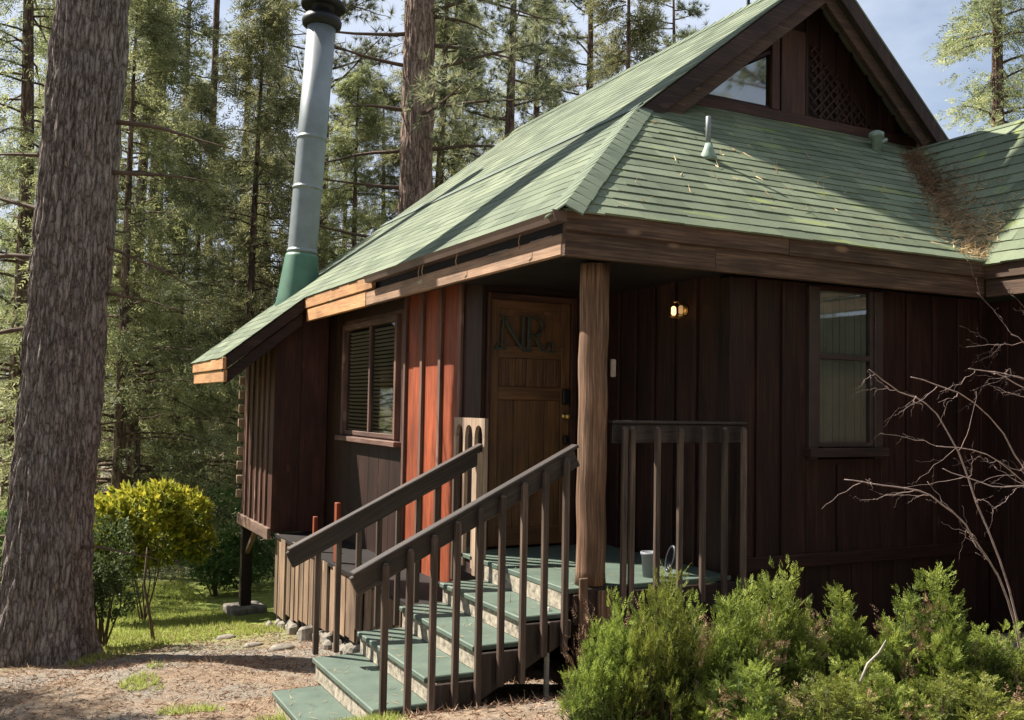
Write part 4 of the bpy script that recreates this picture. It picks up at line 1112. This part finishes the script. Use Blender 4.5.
x,y=at(164,10.6); z=gz(x,y); root=empty('sapling',(x,y,z),label='single thin leaning sapling stem on the sunny dirt below the laurel',cat='sapling')
mb=MB(); mb.tube([(x,y,z-.05),(x-.05,y,z+.25),(x-.12,y+.02,z+.6),(x-.1,y+.05,z+1.0)],[.022,.017,.013,.006],7); mb.build('stem',M['stem'],root,smooth=True)

# juniper-like hedge in front of the porch
def juniper_proto(seed,h,wd,nplume,name='juniper_shrub'):
    random.seed(seed); RS.seed(seed); root=empty(name,(0,0,0)); mb=MB(); P=[];D=[];R=[]
    for i in range(nplume):
        az=random.uniform(0,6.28); rr=wd*math.sqrt(random.random()); hh=h*(1-.55*(rr/wd)**1.6)*random.uniform(.55,1.0)
        b0=Vector((rr*.35*math.cos(az),rr*.35*math.sin(az),0)); top=Vector((rr*math.cos(az),rr*math.sin(az),hh))
        mid=b0.lerp(top,.5)+Vector((math.cos(az),math.sin(az),0))*rr*.25
        pts=[b0,mid,top]; mb.tube([b0,mid,mid.lerp(top,.75)],[.008,.005,.002],4,cap=False)
        tone=random.random()
        for k in range(30):
            t=random.uniform(.22,1.0)**.75; p=(b0*(1-t)**2+mid*2*t*(1-t)+top*t*t)
            ax=(top-b0).normalized(); a2=random.uniform(0,6.28); s_=.085*(1.15-t)*random.uniform(.4,1.2)+.012
            d=Vector((math.cos(a2),math.sin(a2),.55)).normalized(); e=p+d*s_
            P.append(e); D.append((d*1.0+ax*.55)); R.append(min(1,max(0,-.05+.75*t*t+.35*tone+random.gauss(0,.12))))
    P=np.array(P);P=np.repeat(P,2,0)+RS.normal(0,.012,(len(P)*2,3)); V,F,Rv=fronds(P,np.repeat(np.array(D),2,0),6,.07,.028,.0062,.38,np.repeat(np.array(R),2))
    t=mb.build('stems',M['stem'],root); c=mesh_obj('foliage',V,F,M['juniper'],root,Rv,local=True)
    P2=[];D2=[]
    for k in range(5):
        a=random.uniform(0,6.28); cx,cy,cz_=wd*.8*math.cos(a),wd*.8*math.sin(a),h*random.uniform(.25,.75)
        for q in range(26): P2.append((cx+random.gauss(0,.035),cy+random.gauss(0,.035),cz_+random.gauss(0,.06))); D2.append((math.cos(a)*.5,math.sin(a)*.5,.8))
    V,F,Rv=fronds(np.array(P2),np.array(D2),5,.07,.024,.0045,.3,RS.uniform(.1,.6,len(P2))); e=mesh_obj('dry_foliage',V,F,M['needle'],root,Rv,local=True)
    KIDS[root.name]=[t,c,e]; root['used']=0
    return root
JP=[juniper_proto(61,1.0,.34,80),juniper_proto(62,.85,.38,80),juniper_proto(63,1.0,.30,64)]
# (x, y, proto, height scale, width scale, label)
hedge=[(2.52,3.80,1,.98,.62,'leftmost feathery juniper of the hedge, beside the stairs'),
(2.66,3.66,0,.97,.62,'juniper with an upright tip below the log porch post'),
(2.88,3.78,1,.95,.62,'dull green juniper below the left part of the porch railing'),
(3.08,3.62,0,.88,.66,'pointed juniper below the right end of the porch railing'),
(3.42,3.74,0,.93,.70,'dark green pointed juniper under the dark wall just right of the porch'),
(3.46,3.22,1,.66,.8,'lower pale juniper in front of the dark pointed one'),
(3.80,3.64,2,.78,.62,'narrow juniper below the front window'),
(4.20,3.45,2,.90,.85,'tallest sunlit bright juniper right of the window'),
(4.56,3.34,1,.72,.8,'sunlit juniper between the tallest one and the bare branches'),
(4.68,2.98,0,.58,.9,'bright low juniper under the bare branches'),
(5.06,3.14,1,.74,.9,'bright juniper at the right edge of the picture'),
(2.84,3.28,2,.60,.8,'low juniper at the bottom edge near the stairs'),
(3.14,3.10,2,.56,.9,'low juniper at the bottom edge in the middle of the hedge'),
(3.90,3.02,1,.58,.95,'low juniper at the bottom edge below the window')]
random.seed(71)
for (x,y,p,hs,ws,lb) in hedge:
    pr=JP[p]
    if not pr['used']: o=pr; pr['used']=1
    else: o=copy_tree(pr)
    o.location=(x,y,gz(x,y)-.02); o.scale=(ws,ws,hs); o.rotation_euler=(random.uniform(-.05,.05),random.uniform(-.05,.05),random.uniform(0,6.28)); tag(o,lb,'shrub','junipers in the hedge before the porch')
# bare shrub on the right
def bare():
    random.seed(81); x0,y0=4.70,3.3; g=gz(x0,y0); root=empty('bare_shrub',(x0,y0,g),label='leafless shrub of long arching grey branches at the right edge',cat='shrub')
    mb=MB()
    def br(pts,r0,depth):
        pts=[Vector(p) for p in pts]
        # resample as smooth curve
        P=[]
        n=len(pts)
        for i in range(n-1):
            a=pts[max(i-1,0)];b=pts[i];c=pts[i+1];d=pts[min(i+2,n-1)]
            for k in range(4):
                t=k/4; P.append(.5*((2*b)+(c-a)*t+(2*a-5*b+4*c-d)*t*t+(3*b-a-3*c+d)*t**3))
        P.append(pts[-1]); P=[p+Vector((random.gauss(0,.004),random.gauss(0,.004),random.gauss(0,.004))) for p in P]
        m=len(P); mb.tube(P,[.52*r0*(1-.65*i/(m-1)) for i in range(m)],6)
        if depth<=0: return
        for i in range(3,m):
            if random.random()<(.42 if depth>1 else .5):
                t=(P[i]-P[i-1]).normalized(); s_=Vector((random.gauss(0,1),random.gauss(0,1),random.gauss(0,1))); s_=(s_-t*s_.dot(t)).normalized(); d=(t*.8+s_*.7).normalized()
                l=random.uniform(.05,.22)*(1.3 if depth>1 else .6); q=P[i]
                br([q,q+d*l*.5,q+d*l+t*l*.2+Vector((0,0,random.uniform(-.05,.03)))],r0*.42*(1-.5*i/m),depth-1)
    B=(4.72,3.3,g)
    br([B,(4.64,3.3,-1.08),(4.30,3.28,-.62),(3.95,3.25,-.40),(3.62,3.25,-.34),(3.42,3.28,-.31)],.013,2)
    br([B,(4.66,3.3,-1.05),(4.38,3.32,-.45),(4.12,3.35,.0),(3.85,3.35,.10),(3.60,3.3,.20)],.012,2)
    br([(4.9,3.2,g),(4.85,3.2,-.8),(4.60,3.2,-.30),(4.2,3.2,.06),(3.75,3.2,.17)],.012,2)
    br([(5.0,3.1,g),(4.95,3.1,-.6),(4.62,3.1,.0),(4.30,3.1,.18),(4.02,3.1,.22)],.011,2)
    br([(5.1,3.2,g),(5.0,3.2,-.7),(4.70,3.2,-.42),(4.35,3.25,-.2),(4.02,3.28,-.16)],.010,2)
    br([(5.1,3.1,g),(4.95,3.1,-.7),(4.60,3.1,-.38),(4.25,3.15,-.35),(3.98,3.2,-.26)],.010,2)
    br([(5.2,3.2,g),(5.15,3.2,-.2),(4.85,3.15,.22),(4.6,3.1,.30),(4.35,3.1,.40)],.011,3)
    br([(5.2,3.2,g),(5.1,3.2,-.3),(4.85,3.2,.10),(4.62,3.2,.18),(4.30,3.2,.22)],.010,3)
    br([(5.2,3.1,g),(5.15,3.1,-.2),(4.95,3.1,.25),(4.75,3.1,.35),(4.6,3.1,.44)],.009,3)
    mb.build('branches',M['twig'],root,smooth=True)
bare()
# pale stick lying in the hedge
M['palestick']=plain('pale_stick',(.30,.27,.23),.8,0,.2,30)
b=MB(); b.tube([(2.98,2.78,-1.05),(3.03,2.79,-.99),(3.08,2.78,-.95),(3.11,2.77,-.90)],[.005,.005,.004,.002],6); o=b.build('dead_stick',M['palestick'],None,smooth=True); tag(o,'pale bare stick poking out of the low front of the hedge','stick')

# ------------------------------------------------------------------ ground cover
def scatter(n,fn): 
    P=[]
    while len(P)<n:
        p=fn()
        if p is not None: P.append(p)
    return P
random.seed(91); RS.seed(91)
def gp():
    x=random.uniform(-.8,3.0); y=random.uniform(9.2,17)
    if y>11.4 and x>2.6: return None
    d=noise.noise(Vector((x*.8,y*.8,5)))
    if (y<10.8 and d<.18+.25*(10.8-y)) or d<-.25: return None
    return (x,y,gz(x,y))
P=np.array(scatter(9000,gp)); D=np.tile(np.array([[0,0,1.]]),(len(P),1))
V,F,R=leaves(P,D,4,.06,.009,.45,0,'tri'); tag(mesh_obj('lawn_grass',V,F,M['grass'],None,R),'short bright grass around the sunny patch by the cabin corner','grass',kind='stuff')
def gp2():
    x=random.uniform(-.4,1.9); y=random.uniform(4.6,8.5)
    if noise.noise(Vector((x*1.4,y*1.4,9)))<.22: return None
    return (x,y,gz(x,y))
P=np.array(scatter(1500,gp2)); D=np.tile(np.array([[0,0,1.]]),(len(P),1))
V,F,R=leaves(P,D,5,.06,.006,.6,0,'tri'); tag(mesh_obj('sparse_grass',V,F,M['grass'],None,R),'thin tufts of grass in the dirt before the stairs','grass',kind='stuff')
# dry litter
def lit():
    x=random.uniform(-.8,4.0); y=random.uniform(4.2,12)
    return (x,y,gz(x,y)+.006)
P=np.array(scatter(16000,lit)); D=RS.normal(0,1,(len(P),3)); D[:,2]*=.12
V,F,R=leaves(P,D,2,.07,.006,.5,0,'tri'); tag(mesh_obj('needle_litter',V,F,M['needle'],None,R),'dry pine needles and straw strewn over the dirt','needles',kind='stuff')
P=[]
for (x0_,z_) in list(zip(TX,TZ))+[(3.2,DECK),(3.5,DECK)]:
    for q in range(26): P.append((x0_+random.uniform(.0,.29),random.uniform(5.45,6.5),z_+.005))
P=np.array(P); D=RS.normal(0,1,(len(P),3)); D[:,2]*=.03
V,F,R=leaves(P,D,2,.07,.004,.2,0,'tri'); V[:,2]=np.maximum(V[:,2],np.repeat(P[:,2],6)+.001); tag(mesh_obj('step_needles',V,F,M['needle'],None,R),'a few dry needles lying on the green stair treads','needles',kind='stuff')
# straw in the roof valley
def vl():
    s=random.random(); y=5.22+1.75*s; x=7+(y-5.25)*.678; w_=random.gauss(0,.06+.13*(1-s)); 
    if s<.16: w_=random.gauss(.05,.17)
    x+=w_; zS=EZ+PIT*(y-FY); zW=1.25+1.18*(x-7); return (x,y,max(zS,zW)+.012+abs(random.gauss(0,.015)))
P=np.array(scatter(2800,vl)); D=RS.normal(0,1,(len(P),3)); D[:,2]*=.35
V,F,R=leaves(P,D,2,.10,.006,.4,0,'tri')
cz=np.repeat(np.clip(.95-(P[:,1]-5.25)/1.2,.05,1),2); R=np.repeat(np.clip(cz+RS.normal(0,.15,len(cz)),0,1),3)
tag(mesh_obj('roof_needles',V,F,M['needle'],None,R),'drift of dry pine needles lying in the roof valley','needles',kind='stuff')
P=[]
for i in range(60):
    x=random.uniform(3.4,7.0); y=random.uniform(5.3,6.8)
    if x>PX+.2+(y-FY): P.append((x,y,EZ+PIT*(y-FY)+.02))
P=np.array(P); D=RS.normal(0,1,(len(P),3)); D[:,2]=D[:,1]*.8
V,F,R=leaves(P,D,2,.13,.007,.5,0,'tri',np.ones(len(P))*.9); tag(mesh_obj('roof_straw',V,F,M['needle'],None,R),'single straws scattered on the front roof slope','straw',kind='stuff')
# loose stones
random.seed(95)
for i,(px,py_,s,lb) in enumerate(((290,9.5,.09,'flat pale stone on the dirt by the cabin skirting'),(262,9.9,.07,'small grey stone on the dirt left of the cabin corner'),(285,9.0,.06,'smallest stone lying nearest to the stairs'),(235,10.6,.08,'stone at the edge of the grass near the bay post'))):
    x,y=at(px,py_); z=gz(x,y); mb=MB(); vs=[];n=8
    for j in range(5):
        for k in range(n):
            th=6.283*k/n; ph=math.pi*(j+.5)/5; q=1+.25*noise.noise(Vector((math.cos(th)*2+i*5,math.sin(th)*2,j)))
            vs.append((x+s*1.5*q*math.sin(ph)*math.cos(th),y+s*q*math.sin(ph)*math.sin(th),z+s*.5*q*math.cos(ph)))
    fs=[(j*n+k,j*n+(k+1)%n,(j+1)*n+(k+1)%n,(j+1)*n+k) for j in range(4) for k in range(n)]+[tuple(range(n))[::-1],tuple(range(4*n,5*n))]
    mb.add(vs,fs); tag(mb.build('stone',M['stone'],None,smooth=True),lb,'stone','loose stones on the dirt')
for o in bpy.data.objects:
    for k in ('wl','used'):
        if k in o.keys(): del o[k]
